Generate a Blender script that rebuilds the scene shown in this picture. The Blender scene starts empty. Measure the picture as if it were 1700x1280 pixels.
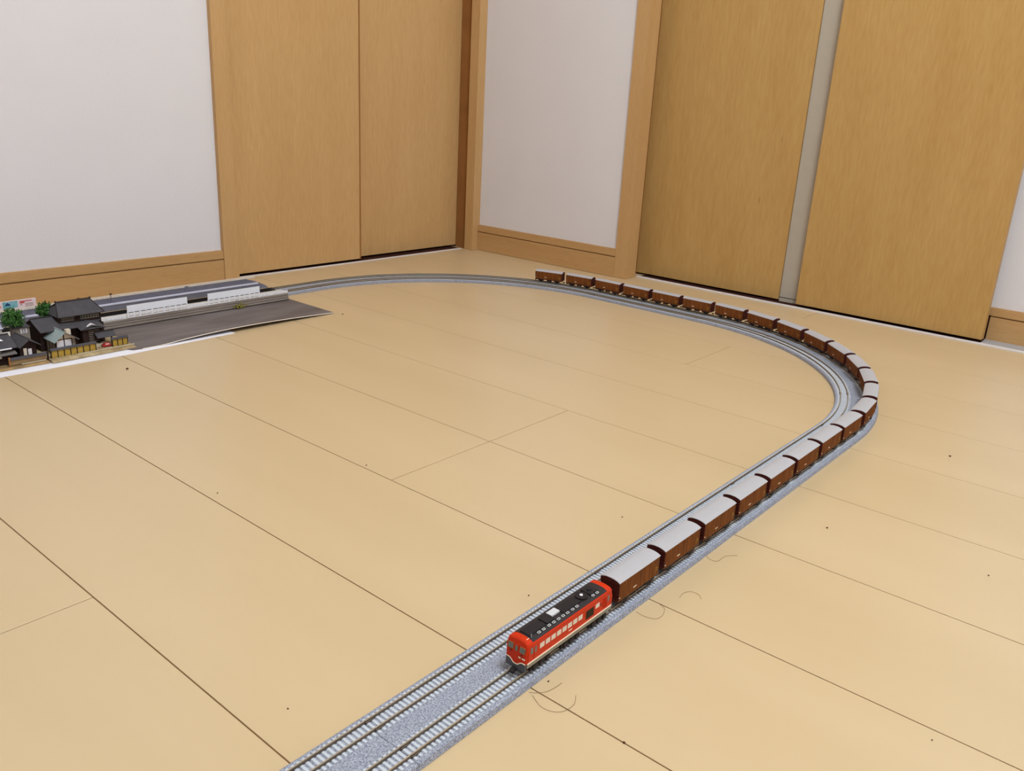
import bpy, bmesh, math, random
from mathutils import Vector, Matrix, Euler
random.seed(7)
PI = math.pi
S = bpy.context.scene
COL = S.collection

# ------------------------------------------------------------------ camera
H = 0.362                                   # lens height above the floor (m)
f_px, PITCH, ROLL, YAW = 1414.2, 0.32654066, 0.05329213, -0.68708966
def cam_matrix():
    cp, sp = math.cos(PITCH), math.sin(PITCH)
    cy, sy = math.cos(YAW), math.sin(YAW)
    cr, sr = math.cos(ROLL), math.sin(ROLL)
    Rz = Matrix(((cy, -sy, 0), (sy, cy, 0), (0, 0, 1)))
    B = Matrix(((1, 0, 0), (0, -sp, -cp), (0, cp, -sp)))
    Rr = Matrix(((cr, -sr, 0), (sr, cr, 0), (0, 0, 1)))
    R = Rr @ B @ Rz                          # world -> camera (x right, y down, z forward)
    M = R.transposed() @ Matrix(((1, 0, 0), (0, -1, 0), (0, 0, -1)))
    return Matrix.Translation((0, 0, H)) @ M.to_4x4()
cam = bpy.data.cameras.new('camera')
cam.sensor_fit = 'HORIZONTAL'; cam.sensor_width = 36.0
cam.lens = f_px * 36.0 / 1700.0
cam.clip_start = 0.01; cam.clip_end = 20
cam_ob = bpy.data.objects.new('camera', cam)
COL.objects.link(cam_ob); cam_ob.matrix_world = cam_matrix(); S.camera = cam_ob

# ------------------------------------------------------------------ light
W = bpy.data.worlds.new('world'); S.world = W; W.use_nodes = True
W.node_tree.nodes['Background'].inputs[0].default_value = (0.9, 0.95, 1.0, 1)
W.node_tree.nodes['Background'].inputs[1].default_value = 0.02
def lamp_light(name, loc, radius, power, color):
    l = bpy.data.lights.new(name, 'POINT'); l.shadow_soft_size = radius      # a round ceiling dome
    l.energy = power; l.color = color
    o = bpy.data.objects.new(name, l); COL.objects.link(o); o.location = loc
    return o
lamp_light('ceiling_light', (0.25, 0.45, 1.85), 0.28, 86.0, (0.73, 0.86, 1.0))
S.view_settings.view_transform = 'Standard'; S.view_settings.look = 'None'
S.view_settings.gamma = 1.0; S.view_settings.use_curve_mapping = False
S.view_settings.exposure = 0.0

# ------------------------------------------------------------------ materials
def lin(c):
    c = c / 255.0
    return c / 12.92 if c <= 0.04045 else ((c + 0.055) / 1.055) ** 2.4
def rgb(r, g, b): return (lin(r), lin(g), lin(b), 1.0)
def mat(name, col, rough=0.6, spec=0.3, metal=0.0, var=0.0, vscale=60, vstretch=(1, 1, 1), bump=0.0, bscale=400, col2=None, coat=0.0, vdetail=4):
    m = bpy.data.materials.new(name); m.use_nodes = True
    nt = m.node_tree; b = nt.nodes['Principled BSDF']
    b.inputs['Roughness'].default_value = rough
    b.inputs['Specular IOR Level'].default_value = spec
    b.inputs['Metallic'].default_value = metal
    b.inputs['Coat Weight'].default_value = coat
    b.inputs['Base Color'].default_value = col
    tc = nt.nodes.new('ShaderNodeTexCoord')
    if var > 0 or col2:
        mp = nt.nodes.new('ShaderNodeMapping'); mp.inputs['Scale'].default_value = vstretch
        nz = nt.nodes.new('ShaderNodeTexNoise'); nz.inputs['Scale'].default_value = vscale; nz.inputs['Detail'].default_value = vdetail
        nt.links.new(tc.outputs['Object'], mp.inputs['Vector']); nt.links.new(mp.outputs['Vector'], nz.inputs['Vector'])
        rp = nt.nodes.new('ShaderNodeValToRGB')
        c2 = col2 or tuple(x * (1 - var) for x in col[:3]) + (1,)
        c1 = col if col2 else tuple(min(1, x * (1 + var)) for x in col[:3]) + (1,)
        rp.color_ramp.elements[0].position = 0.32; rp.color_ramp.elements[0].color = c2
        rp.color_ramp.elements[1].position = 0.68; rp.color_ramp.elements[1].color = c1
        nt.links.new(nz.outputs['Fac'], rp.inputs['Fac']); nt.links.new(rp.outputs['Color'], b.inputs['Base Color'])
    if bump > 0:
        n2 = nt.nodes.new('ShaderNodeTexNoise'); n2.inputs['Scale'].default_value = bscale; n2.inputs['Detail'].default_value = 3
        nt.links.new(tc.outputs['Object'], n2.inputs['Vector'])
        bp = nt.nodes.new('ShaderNodeBump'); bp.inputs['Strength'].default_value = bump; bp.inputs['Distance'].default_value = 0.001
        nt.links.new(n2.outputs['Fac'], bp.inputs['Height']); nt.links.new(bp.outputs['Normal'], b.inputs['Normal'])
    return m

def wood(name, col, dark, stretch, knots=True, rough=0.45):
    """fine-figured veneer: broad bands plus a fine grain, and a few small knots"""
    m = bpy.data.materials.new(name); m.use_nodes = True
    nt = m.node_tree; b = nt.nodes['Principled BSDF']
    b.inputs['Roughness'].default_value = rough; b.inputs['Specular IOR Level'].default_value = 0.25
    tc = nt.nodes.new('ShaderNodeTexCoord')
    def noise(sc, scale, detail=5):
        mp = nt.nodes.new('ShaderNodeMapping'); mp.inputs['Scale'].default_value = sc
        nz = nt.nodes.new('ShaderNodeTexNoise'); nz.inputs['Scale'].default_value = scale; nz.inputs['Detail'].default_value = detail
        nt.links.new(tc.outputs['Object'], mp.inputs['Vector']); nt.links.new(mp.outputs['Vector'], nz.inputs['Vector'])
        return nz.outputs['Fac']
    a = noise(stretch, 14); c = noise(tuple(x * 4 for x in stretch), 40, 2)
    ad = nt.nodes.new('ShaderNodeMath'); ad.operation = 'MULTIPLY_ADD'; ad.inputs[1].default_value = 0.55; ad.inputs[2].default_value = 0.0
    nt.links.new(c, ad.inputs[0])
    ad2 = nt.nodes.new('ShaderNodeMath'); ad2.operation = 'MULTIPLY_ADD'; ad2.inputs[1].default_value = 0.45
    nt.links.new(a, ad2.inputs[0]); nt.links.new(ad.outputs[0], ad2.inputs[2])
    rp = nt.nodes.new('ShaderNodeValToRGB')
    rp.color_ramp.elements[0].position = 0.28; rp.color_ramp.elements[0].color = dark
    rp.color_ramp.elements[1].position = 0.70; rp.color_ramp.elements[1].color = col
    nt.links.new(ad2.outputs[0], rp.inputs['Fac'])
    out = rp.outputs['Color']
    if knots:
        k = noise(tuple(0.25 + x * 1.2 for x in stretch), 26, 1)
        kr = nt.nodes.new('ShaderNodeValToRGB')
        kr.color_ramp.elements[0].position = 0.805; kr.color_ramp.elements[0].color = (0, 0, 0, 1)
        kr.color_ramp.elements[1].position = 0.84; kr.color_ramp.elements[1].color = (0.6, 0.6, 0.6, 1)
        nt.links.new(k, kr.inputs['Fac'])
        mx = nt.nodes.new('ShaderNodeMix'); mx.data_type = 'RGBA'
        nt.links.new(kr.outputs['Color'], mx.inputs['Factor']); nt.links.new(out, mx.inputs['A'])
        mx.inputs['B'].default_value = tuple(x * 0.3 for x in dark[:3]) + (1,)
        out = mx.outputs['Result']
    nt.links.new(out, b.inputs['Base Color'])
    return m

M = {}
M['wallpaper'] = mat('wallpaper', rgb(226, 219, 217), 0.85, 0.15, var=0.012, vscale=9, bump=0.25, bscale=260)
M['ceiling'] = mat('ceiling_paper', rgb(232, 228, 222), 0.9, 0.1, var=0.01)
M['floor_gap'] = mat('floor_gap', rgb(140, 104, 64), 0.7, 0.1, var=0.1)
M['plank'] = mat('floor_board', rgb(208, 179, 137), 0.34, 0.42, vscale=3.2, vstretch=(0.6, 3, 1), col2=rgb(203, 174, 131))
M['door_cross'] = wood('door_veneer_cross', rgb(204, 161, 107), rgb(191, 148, 94), (1, 1.5, 0.24))
M['door_up'] = wood('door_veneer_upright', rgb(196, 155, 93), rgb(182, 138, 77), (1.6, 1, 0.22))
M['casing'] = wood('casing_wood', rgb(203, 161, 109), rgb(191, 147, 93), (3, 3, 0.3), knots=False)
M['base_wood'] = wood('baseboard_wood', rgb(200, 157, 105), rgb(186, 141, 88), (0.3, 0.3, 4), knots=False)
M['jamb'] = mat('jamb_brown', rgb(150, 100, 54), 0.7, 0.1, var=0.1, vscale=20)
M['alu'] = mat('white_aluminium', rgb(226, 218, 214), 0.45, 0.4, var=0.02)
M['alu_grey'] = mat('grey_aluminium', rgb(170, 164, 160), 0.5, 0.4, var=0.04)
M['gap_shade'] = mat('painted_recess_shade', rgb(62, 34, 26), 0.8, 0.05, var=0.1)  # shade of door gaps and closet recess, painted as dark brown
M['closet_grey'] = mat('closet_grey', rgb(182, 169, 150), 0.8, 0.2, var=0.02)
M['ballast'] = mat('ballast', rgb(180, 180, 187), 0.9, 0.1, col2=rgb(116, 117, 127), vscale=950, bump=0.5, bscale=1200, vdetail=2)
M['slab'] = mat('concrete_slab_ballast', rgb(176, 175, 178), 0.9, 0.1, col2=rgb(146, 145, 150), vscale=800, bump=0.25, bscale=1200, vdetail=2)
M['tie'] = mat('concrete_tie', rgb(198, 199, 201), 0.8, 0.2, var=0.05, vscale=300)
M['rail'] = mat('rail_brown', rgb(96, 82, 68), 0.5, 0.4, var=0.1, vscale=200)
M['rail_top'] = mat('rail_head', rgb(196, 182, 156), 0.28, 0.5, metal=0.6, var=0.05)
M['dark_ballast'] = mat('dark_ballast', rgb(50, 45, 48), 0.95, 0.1, col2=rgb(34, 31, 34), vscale=900, vdetail=2, bump=0.3, bscale=1000)
M['dark_tie'] = mat('dark_tie', rgb(40, 35, 35), 0.9, 0.1, var=0.1)
# train
M['red'] = mat('engine_red', rgb(200, 48, 10), 0.42, 0.18, var=0.02, vscale=30)
M['engine_roof'] = mat('engine_roof_black', rgb(44, 37, 36), 0.55, 0.3, var=0.06, vscale=80)
M['roof_black'] = mat('roof_panel_black', rgb(36, 30, 30), 0.6, 0.25, var=0.05)
M['cream'] = mat('cream_print', rgb(246, 226, 196), 0.5, 0.3, var=0.02)
M['skirt'] = mat('skirt_grey', rgb(142, 134, 116), 0.55, 0.3, var=0.04)
M['skirt_dark'] = mat('plough_grey', rgb(84, 84, 88), 0.6, 0.3, var=0.05)
M['win_pale'] = mat('pale_filter_window', rgb(226, 212, 190), 0.4, 0.4, var=0.02)
M['win_dark'] = mat('cab_glass', rgb(104, 108, 100), 0.15, 0.5, var=0.03)
M['win_frame'] = mat('window_rubber', rgb(150, 92, 56), 0.5, 0.3, var=0.04)
M['grille'] = mat('grille_dark', rgb(58, 48, 30), 0.6, 0.2, var=0.08)
M['red_dark'] = mat('red_recess', rgb(140, 34, 10), 0.5, 0.3, var=0.04)
M['black'] = mat('running_gear_black', rgb(34, 28, 26), 0.6, 0.3, var=0.08)
M['white'] = mat('white_plastic', rgb(238, 236, 238), 0.5, 0.3, var=0.01)
M['hatch'] = mat('hatch_grey', rgb(206, 202, 198), 0.5, 0.3, var=0.02)
M['wagon'] = mat('wagon_brown', rgb(104, 52, 28), 0.5, 0.15, var=0.06, vscale=120)
M['wagon_end_shaded'] = mat('shaded_wagon_brown', rgb(76, 31, 25), 0.6, 0.12, var=0.05)  # darker than the doors: shade on the ends painted into the brown
M['wagon_roof'] = mat('wagon_roof_grey', rgb(180, 174, 172), 0.6, 0.3, var=0.01)
M['wagon_frame'] = mat('wagon_frame_brown', rgb(80, 46, 28), 0.6, 0.25, var=0.06)
M['wagon_door'] = mat('wagon_door_brown', rgb(122, 69, 30), 0.5, 0.10, var=0.28, vscale=900, vstretch=(0.2, 1, 0.08), vdetail=1)
# station and town
M['plat_side'] = mat('platform_side', rgb(146, 132, 120), 0.85, 0.15, var=0.10, vscale=120, vstretch=(1, 0.3, 2))
M['plat_groove_shade'] = mat('platform_groove_shade', rgb(66, 56, 52), 0.9, 0.1, var=0.1)  # dark tone paints the shade in the grooves and along the platform foot
M['plat_top'] = mat('platform_top', rgb(206, 196, 184), 0.8, 0.2, var=0.06, vscale=150)
M['asphalt'] = mat('asphalt', rgb(98, 96, 108), 0.85, 0.2, var=0.12, vscale=90)
M['edge_grey'] = mat('platform_edge', rgb(206, 206, 222), 0.45, 0.4, var=0.03)
M['plat_wall'] = mat('platform_wall_grey', rgb(112, 110, 120), 0.8, 0.2, var=0.08)
M['sheet'] = mat('asphalt_sheet', rgb(124, 113, 108), 0.75, 0.25, col2=rgb(98, 86, 80), vscale=14, vdetail=6, vstretch=(2, 0.6, 1))
M['paper'] = mat('white_paper', rgb(244, 238, 240), 0.7, 0.2, var=0.01)
M['picket'] = mat('picket_cream', rgb(240, 226, 208), 0.7, 0.2, var=0.03)
M['tile'] = mat('roof_tile_grey', rgb(78, 74, 76), 0.75, 0.2, var=0.10, vscale=140, bump=0.4, bscale=700)
M['tile_dark'] = mat('roof_ridge', rgb(58, 52, 50), 0.75, 0.2, var=0.1)
M['tile_pale'] = mat('pale_green_tile', rgb(150, 162, 158), 0.7, 0.25, var=0.06, vscale=200)
M['tile_brown'] = mat('brown_grey_tile', rgb(122, 114, 108), 0.75, 0.2, var=0.1, vscale=140)
M['house_wood'] = mat('dark_house_wood', rgb(52, 37, 33), 0.8, 0.12, var=0.15, vscale=120)
M['house_wood2'] = mat('lattice_wood', rgb(74, 52, 42), 0.8, 0.15, var=0.1)
M['plaster'] = mat('white_plaster', rgb(236, 226, 224), 0.8, 0.2, var=0.02)
M['plaster_cream'] = mat('cream_plaster', rgb(224, 208, 184), 0.8, 0.2, var=0.03)
M['greywall'] = mat('grey_board_wall', rgb(150, 138, 124), 0.8, 0.15, var=0.12, vscale=400, vstretch=(1, 3, 0.3))
M['mustard'] = mat('mustard_wall', rgb(174, 140, 62), 0.8, 0.15, var=0.08, vscale=150)
M['earth_wall'] = mat('earth_wall', rgb(146, 118, 84), 0.85, 0.1, var=0.1, vscale=120)
M['soil'] = mat('base_soil', rgb(178, 142, 92), 0.9, 0.1, col2=rgb(132, 108, 78), vscale=120)
M['soil_pale'] = mat('base_pale', rgb(196, 182, 154), 0.9, 0.1, var=0.1, vscale=120)
M['soil_mix'] = mat('base_mix', rgb(190, 168, 128), 0.9, 0.1, col2=rgb(140, 116, 82), vscale=60)
M['trunk'] = mat('trunk_brown', rgb(50, 34, 24), 0.9, 0.1, var=0.1)
M['leaf'] = mat('leaf_green', rgb(84, 128, 58), 0.8, 0.2, col2=rgb(32, 66, 30), vscale=260)
M['leaf_yellow'] = mat('leaf_yellow', rgb(178, 160, 48), 0.8, 0.2, col2=rgb(98, 96, 30), vscale=400)
M['car_red'] = mat('car_red', rgb(176, 40, 36), 0.35, 0.5, var=0.02)
M['poster_red'] = mat('poster_red', rgb(206, 92, 88), 0.7, 0.2, var=0.05)
M['poster_teal'] = mat('poster_teal', rgb(84, 160, 156), 0.7, 0.2, col2=rgb(150, 190, 196), vscale=150)
M['poster_navy'] = mat('poster_navy', rgb(40, 72, 106), 0.7, 0.2, var=0.05)
M['poster_pink'] = mat('poster_pink', rgb(238, 212, 208), 0.7, 0.2, var=0.02)
M['poster_line'] = mat('poster_line', rgb(150, 110, 100), 0.7, 0.2, var=0.05)
M['metal_grey'] = mat('lamp_grey', rgb(120, 118, 124), 0.5, 0.4, var=0.05)
M['lamp_brown'] = mat('lamp_brown', rgb(96, 66, 34), 0.6, 0.3, var=0.05)
M['hair'] = mat('hair_brown', rgb(134, 104, 70), 0.5, 0.3, var=0.05)
M['crumb'] = mat('crumb_brown', rgb(84, 54, 32), 0.9, 0.1, var=0.1)

# ------------------------------------------------------------------ mesh helpers
class MB:
    """collects shapes, then links them as ONE mesh object"""
    def __init__(s): s.v = []; s.f = []; s.m = []; s.sm = []
    def add(s, vs, fs, mi=0, smooth=False):
        o = len(s.v); s.v += [tuple(p) for p in vs]
        for q in fs: s.f.append(tuple(i + o for i in q)); s.m.append(mi); s.sm.append(smooth)
        return s
    def box(s, x0, x1, y0, y1, z0, z1, mi=0):
        return s.add([(x0, y0, z0), (x1, y0, z0), (x1, y1, z0), (x0, y1, z0), (x0, y0, z1), (x1, y0, z1), (x1, y1, z1), (x0, y1, z1)],
                     [(0, 3, 2, 1), (4, 5, 6, 7), (0, 1, 5, 4), (1, 2, 6, 5), (2, 3, 7, 6), (3, 0, 4, 7)], mi)
    def bbox(s, x0, x1, y0, y1, z0, z1, b, mi=0):
        """box with chamfered top edges"""
        v = [(x0, y0, z0), (x1, y0, z0), (x1, y1, z0), (x0, y1, z0), (x0, y0, z1 - b), (x1, y0, z1 - b), (x1, y1, z1 - b), (x0, y1, z1 - b),
             (x0 + b, y0 + b, z1), (x1 - b, y0 + b, z1), (x1 - b, y1 - b, z1), (x0 + b, y1 - b, z1)]
        f = [(0, 3, 2, 1), (0, 1, 5, 4), (1, 2, 6, 5), (2, 3, 7, 6), (3, 0, 4, 7), (4, 5, 9, 8), (5, 6, 10, 9), (6, 7, 11, 10), (7, 4, 8, 11), (8, 9, 10, 11)]
        return s.add(v, f, mi)
    def loft(s, rings, mi=0, caps=True, closed=True, smooth=False):
        n = len(rings[0]); vs = [p for r in rings for p in r]; fs = []
        for k in range(len(rings) - 1):
            for i in range(n if closed else n - 1):
                j = (i + 1) % n
                fs.append((k * n + i, k * n + j, (k + 1) * n + j, (k + 1) * n + i))
        s.add(vs, fs, mi, smooth)
        if caps:
            o = len(s.v) - len(vs)
            s.f.append(tuple(o + i for i in reversed(range(n)))); s.m.append(mi); s.sm.append(False)
            s.f.append(tuple(o + (len(rings) - 1) * n + i for i in range(n))); s.m.append(mi); s.sm.append(False)
        return s
    def tube(s, pts, r, n=6, mi=0, smooth=True):
        rings = []
        pts = [Vector(p) for p in pts]
        for i, p in enumerate(pts):
            d = (pts[min(i + 1, len(pts) - 1)] - pts[max(i - 1, 0)]).normalized()
            u = d.cross(Vector((0, 0, 1)))
            if u.length < 1e-4: u = Vector((1, 0, 0))
            u.normalize(); w = u.cross(d)
            rr = r[i] if isinstance(r, (list, tuple)) else r
            rings.append([tuple(p + (u * math.cos(2 * PI * k / n) + w * math.sin(2 * PI * k / n)) * rr) for k in range(n)])
        return s.loft(rings, mi, smooth=smooth)
    def disc(s, c, axis, r, h, n=16, mi=0):
        c = Vector(c); a = Vector(axis).normalized() * (h / 2)
        return s.tube([c - a, c + a], r, n, mi, smooth=False)
    def quad(s, a, b, c, d, mi=0): return s.add([a, b, c, d], [(0, 1, 2, 3)], mi)
    def slab(s, poly, t, mi=0):
        """flat polygon given in 3D, thickened by t along -normal"""
        P = [Vector(p) for p in poly]; nrm = (P[1] - P[0]).cross(P[2] - P[0]).normalized()
        if nrm.z < 0: P.reverse(); nrm = -nrm
        lo = [p - nrm * t for p in P]
        return s.loft([[tuple(p) for p in lo], [tuple(p) for p in P]], mi)
    def blob(s, c, r, mi=0, sub=1, jit=0.15, sq=1.0):
        bm = bmesh.new(); bmesh.ops.create_icosphere(bm, subdivisions=sub, radius=r)
        vs = []
        for v in bm.verts:
            k = 1 + random.uniform(-jit, jit)
            vs.append((c[0] + v.co.x * k, c[1] + v.co.y * k, c[2] + v.co.z * k * sq))
        fs = [tuple(v.index for v in f.verts) for f in bm.faces]
        bm.free(); return s.add(vs, fs, mi)
    def build(s, name, mats, parent=None, kind=None, local=False):
        me = bpy.data.meshes.new(name)
        vs = s.v
        if parent is not None and not local:
            L = parent_loc(parent); vs = [(a - L.x, b - L.y, c - L.z) for a, b, c in vs]
        me.from_pydata(vs, [], s.f)
        for mm in (mats if isinstance(mats, (list, tuple)) else [mats]): me.materials.append(M[mm] if isinstance(mm, str) else mm)
        for p, mi, sm in zip(me.polygons, s.m, s.sm): p.material_index = mi; p.use_smooth = sm
        me.update()
        o = bpy.data.objects.new(name, me); COL.objects.link(o)
        if parent is not None: o.parent = parent
        if kind: o['kind'] = kind
        return o
def parent_loc(o):
    L = Vector(o.location)
    while o.parent: o = o.parent; L += Vector(o.location)
    return L
def thing(name, label, cat, loc, group=None, rot=(0, 0, 0)):
    o = bpy.data.objects.new(name, None); o.empty_display_size = 0.01; COL.objects.link(o)
    o.location = loc; o.rotation_euler = rot; o['label'] = label; o['category'] = cat
    if group: o['group'] = group
    return o
def tag(o, label, cat, group=None, kind=None):
    o['label'] = label; o['category'] = cat
    if group: o['group'] = group
    if kind: o['kind'] = kind
    return o
def recentre(o):
    """puts a one-mesh thing's origin at the base of its box"""
    me = o.data; xs = [v.co for v in me.vertices]
    c = Vector((sum((min(v[i] for v in xs), max(v[i] for v in xs))) / 2 for i in (0, 1)) ) if False else None
    mn = [min(v[i] for v in xs) for i in range(3)]; mx = [max(v[i] for v in xs) for i in range(3)]
    c = Vector(((mn[0] + mx[0]) / 2, (mn[1] + mx[1]) / 2, mn[2]))
    for v in me.vertices: v.co -= c
    o.location = c; return o
def struct(o, label=None):
    o['kind'] = 'structure'
    if label: o['label'] = label
    return o
def dup(root, loc, rot=(0, 0, 0), label=None, group=None):
    r = root.copy(); COL.objects.link(r); r.location = loc; r.rotation_euler = rot
    if label: r['label'] = label
    if group: r['group'] = group
    for ch in list(root.children):
        c = ch.copy(); COL.objects.link(c); c.parent = r
        for g in list(ch.children):
            d = g.copy(); COL.objects.link(d); d.parent = c
    return r

# ================================================================== ROOM
CEIL = 2.2
XL, XR, YB, YF = -1.56, 1.9, -1.9, 1.76     # room envelope
# floor: dark slab under individual boards
fl = struct(MB().box(XL, XR, YB, YF, -0.03, -0.0009).build('floor', 'floor_gap'), 'pale beige wooden floor of wide boards')
ROW = 0.40096862 * H; Y0 = 0.62261637 * H
def plank(x0, x1, y0, y1):
    g = 0.00048
    MB().bbox(x0 + g, x1 - g, y0 + g, y1 - g, -0.0008, 0.0, 0.0002).build('plank', 'plank', fl)
r0 = int(math.floor((YB - Y0) / ROW)); r1 = int(math.ceil((1.70 - Y0) / ROW))
for r in range(r0, r1):
    ya, yb = max(Y0 + r * ROW, YB), min(Y0 + (r + 1) * ROW, YF)
    joints = [-0.570, 1.25] if r in (-1, 2, 3, 6, -4, -5, 9, -8) else [-1.48, 0.34]
    xs = [XL] + joints + [XR]
    for a, b in zip(xs[:-1], xs[1:]):
        if b - a > 0.005: plank(a, b, ya, yb)
struct(MB().box(XL, XR, YB, YF, CEIL, CEIL + 0.03).build('ceiling', 'ceiling'), 'plain white ceiling')
struct(MB().box(XR, XR + 0.04, YB, YF, -0.0, CEIL).build('wall_side', 'wallpaper'), 'plain white wall to the right of the photographer')
struct(MB().box(XL, XR, YB - 0.04, YB, -0.0, CEIL).build('wall_back', 'wallpaper'), 'plain white wall behind the photographer')

# ---- left wall group: local frame, origin on the casing face, very slightly turned
LW = (-1.448, 0.9, 0.0); LR = (0, 0, -0.02)
def leftobj(mb, name, m, kind='structure', label=None, parent=None):
    o = mb.build(name, m)
    if parent: o.parent = parent
    else: o.location = LW; o.rotation_euler = LR
    if kind and not parent: o['kind'] = kind
    if label: o['label'] = label
    return o
DH = 1.86
wl = MB().box(-0.08, -0.010, -2.78, -0.016, 0.0, CEIL)
wl.box(-0.08, -0.010, -0.016, 0.66, DH + 0.03, CEIL)
leftobj(wl, 'wall_left', 'wallpaper', label='white papered wall on the left')
def base_profile(mb, a, b, along, face, sgn, h=0.0580, g=0.0415):
    """baseboard with a groove below its cap; face plane coordinate, thickness away from the room"""
    def bx(d0, d1, z0, z1):
        if along == 'y': mb.box(min(face + sgn * d0, face + sgn * d1), max(face + sgn * d0, face + sgn * d1), a, b, z0, z1)
        else: mb.box(a, b, min(face + sgn * d0, face + sgn * d1), max(face + sgn * d0, face + sgn * d1), z0, z1)
    bx(0, 0.012, 0.0006, g - 0.0012); bx(0.004, 0.012, g - 0.0012, g + 0.0012)
    bx(-0.0004, 0.012, g + 0.0012, h - 0.002); bx(0.001, 0.012, h - 0.002, h)
bb = MB(); base_profile(bb, -2.78, -0.0162, 'y', -0.002, -1)
leftobj(bb, 'baseboard_left', 'base_wood', label='wooden baseboard with a groove along the left wall')
cs = MB().box(-0.06, 0.0, -0.016, 0.0142, 0.0003, DH).box(-0.06, 0.0, 0.0142, 0.65, DH, DH + 0.03)
leftobj(cs, 'trim_1', 'casing', label='light wooden casing at the left edge of the left sliding doors')
# sliding doors of the left closet
MID = 0.3258
d = leftobj(MB().box(-0.036, -0.020, 0.010, MID, 0.005, DH - 0.002), 'door_1', 'door_cross', label='left sliding closet door in light veneer, left wall')
es = leftobj(MB().box(-0.0375, -0.0196, MID + 0.0001, MID + 0.0034, 0.005, DH - 0.002), 'meeting_shadow_strip', 'jamb', kind=None, parent=d, label='dark brown strip painting the shadow line where the doors meet')  # brown strip stands in for the shadow between the doors
d = leftobj(MB().box(-0.058, -0.040, MID - 0.03, 0.650, 0.005, DH - 0.002), 'door_2', 'door_cross', label='right sliding closet door in light veneer, left wall, beside the corner')
leftobj(MB().box(-0.08, -0.062, -0.0, 0.66, 0.0, DH), 'trim_2', 'gap_shade', label='dark closet backing behind the left doors, recess shade painted in')  # dark backing paints the unlit closet interior
sl = MB().box(-0.0145, -0.006, 0.0145, 0.632, 0.0002, 0.0012)
leftobj(sl, 'trim_3', 'alu', label='white floor strip before the left sliding doors')
leftobj(MB().box(-0.062, -0.0148, 0.0145, 0.634, 0.0001, 0.0006), 'trim_4', 'gap_shade', label='dark strip painting the shade in the gap under the left sliding doors')  # dark colour paints the shade below the doors
# corner post with its dark inner jamb
cp = MB().box(-1.437, -1.4115, 1.537, 1.5755, 0.0003, CEIL)
struct(cp.build('trim_5', 'casing'), 'light wooden post in the room corner')
struct(MB().box(-1.4742, -1.4372, 1.5445, 1.5755, 0.0003, CEIL).build('trim_6', 'jamb'), 'dark brown inner jamb beside the corner post')

# ---- far wall between the corner and the right closet
FY = 1.556
struct(MB().box(-1.4113, -1.0075, FY + 0.006, FY + 0.05, 0.0, CEIL).build('wall_far', 'wallpaper'), 'narrow white wall between the two closets')
bb = MB(); base_profile(bb, -1.4113, -1.0078, 'x', FY, 1, 0.0615, 0.0450)
struct(bb.build('baseboard_far', 'base_wood'), 'grooved wooden baseboard under the narrow wall')
cr = MB().box(-1.0075, -0.9772, FY + 0.0005, 1.596, 0.0003, CEIL)
struct(cr.build('trim_7', 'casing'), 'light wooden casing left of the right closet')
# right closet: sliding doors hung before the wall, rail on the floor
struct(MB().box(-1.0075, -0.9990, 1.5962, 1.655, 0.0003, CEIL).build('trim_8', 'jamb'), 'dark gap jamb beside the right closet casing')
struct(MB().box(-0.9985, -0.6632, 1.634, 1.651, 0.0045, 1.95).build('door_3', 'door_up'), 'left sliding door of the right closet, upright grain')
struct(MB().box(-0.6206, -0.2866, 1.620, 1.637, 0.0050, 1.95).build('door_4', 'door_up'), 'right sliding door of the right closet, upright grain')
struct(MB().box(-1.0075, -0.3005, 1.6605, 1.70, 0.0, CEIL).build('trim_9', 'closet_grey'), 'grey closet back behind the right doors')
struct(MB().box(-0.6625, -0.600, 1.6376, 1.6500, 0.0095, 1.95).build('trim_15', 'closet_grey'), 'pale grey closet stile seen between the two right doors')
struct(MB().box(-0.6625, -0.600, 1.6374, 1.6500, 0.0008, 0.0078).build('trim_10', 'closet_grey'), 'pale sill strip between the right doors')
struct(MB().box(-0.3000, XR, 1.6605, 1.70, 0.0, CEIL).build('wall_right', 'wallpaper'), 'white wall right of the right closet')
bb = MB(); base_profile(bb, -0.2866, XR, 'x', 1.6530, 1, 0.0570, 0.0420); bb.box(-0.2995, -0.2866, 1.6530, 1.6600, 0.0435, 0.0570)
struct(MB().box(-0.2995, -0.2868, 1.6560, 1.6603, 0.0009, 0.0433).build('trim_16', 'gap_shade'), 'dark strip painting the shade in the gap between the right door and the baseboard')  # dark strip added behind the gap to paint its shade
struct(bb.build('baseboard_right', 'base_wood'), 'grooved wooden baseboard right of the right closet')
struct(MB().box(-0.9772, XR, 1.6010, 1.6100, 0.0002, 0.0022).build('trim_11', 'alu'), 'white metal lip of the closet floor rail')
struct(MB().box(-0.2866, XR, 1.6102, 1.6528, 0.0002, 0.0008).build('trim_12', 'alu_grey'), 'grey floor rail running past the right closet')
struct(MB().box(-0.9772, -0.2868, 1.6102, 1.6528, 0.0002, 0.0006).build('trim_13', 'gap_shade'), 'floor rail under the right closet doors, shade painted in dark')  # rail coloured dark here to paint the shade below the doors
struct(MB().box(-0.9772, -0.26, 1.600, 1.66, 1.95, CEIL).build('trim_14', 'casing'), 'wooden head rail above the right closet')

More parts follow.
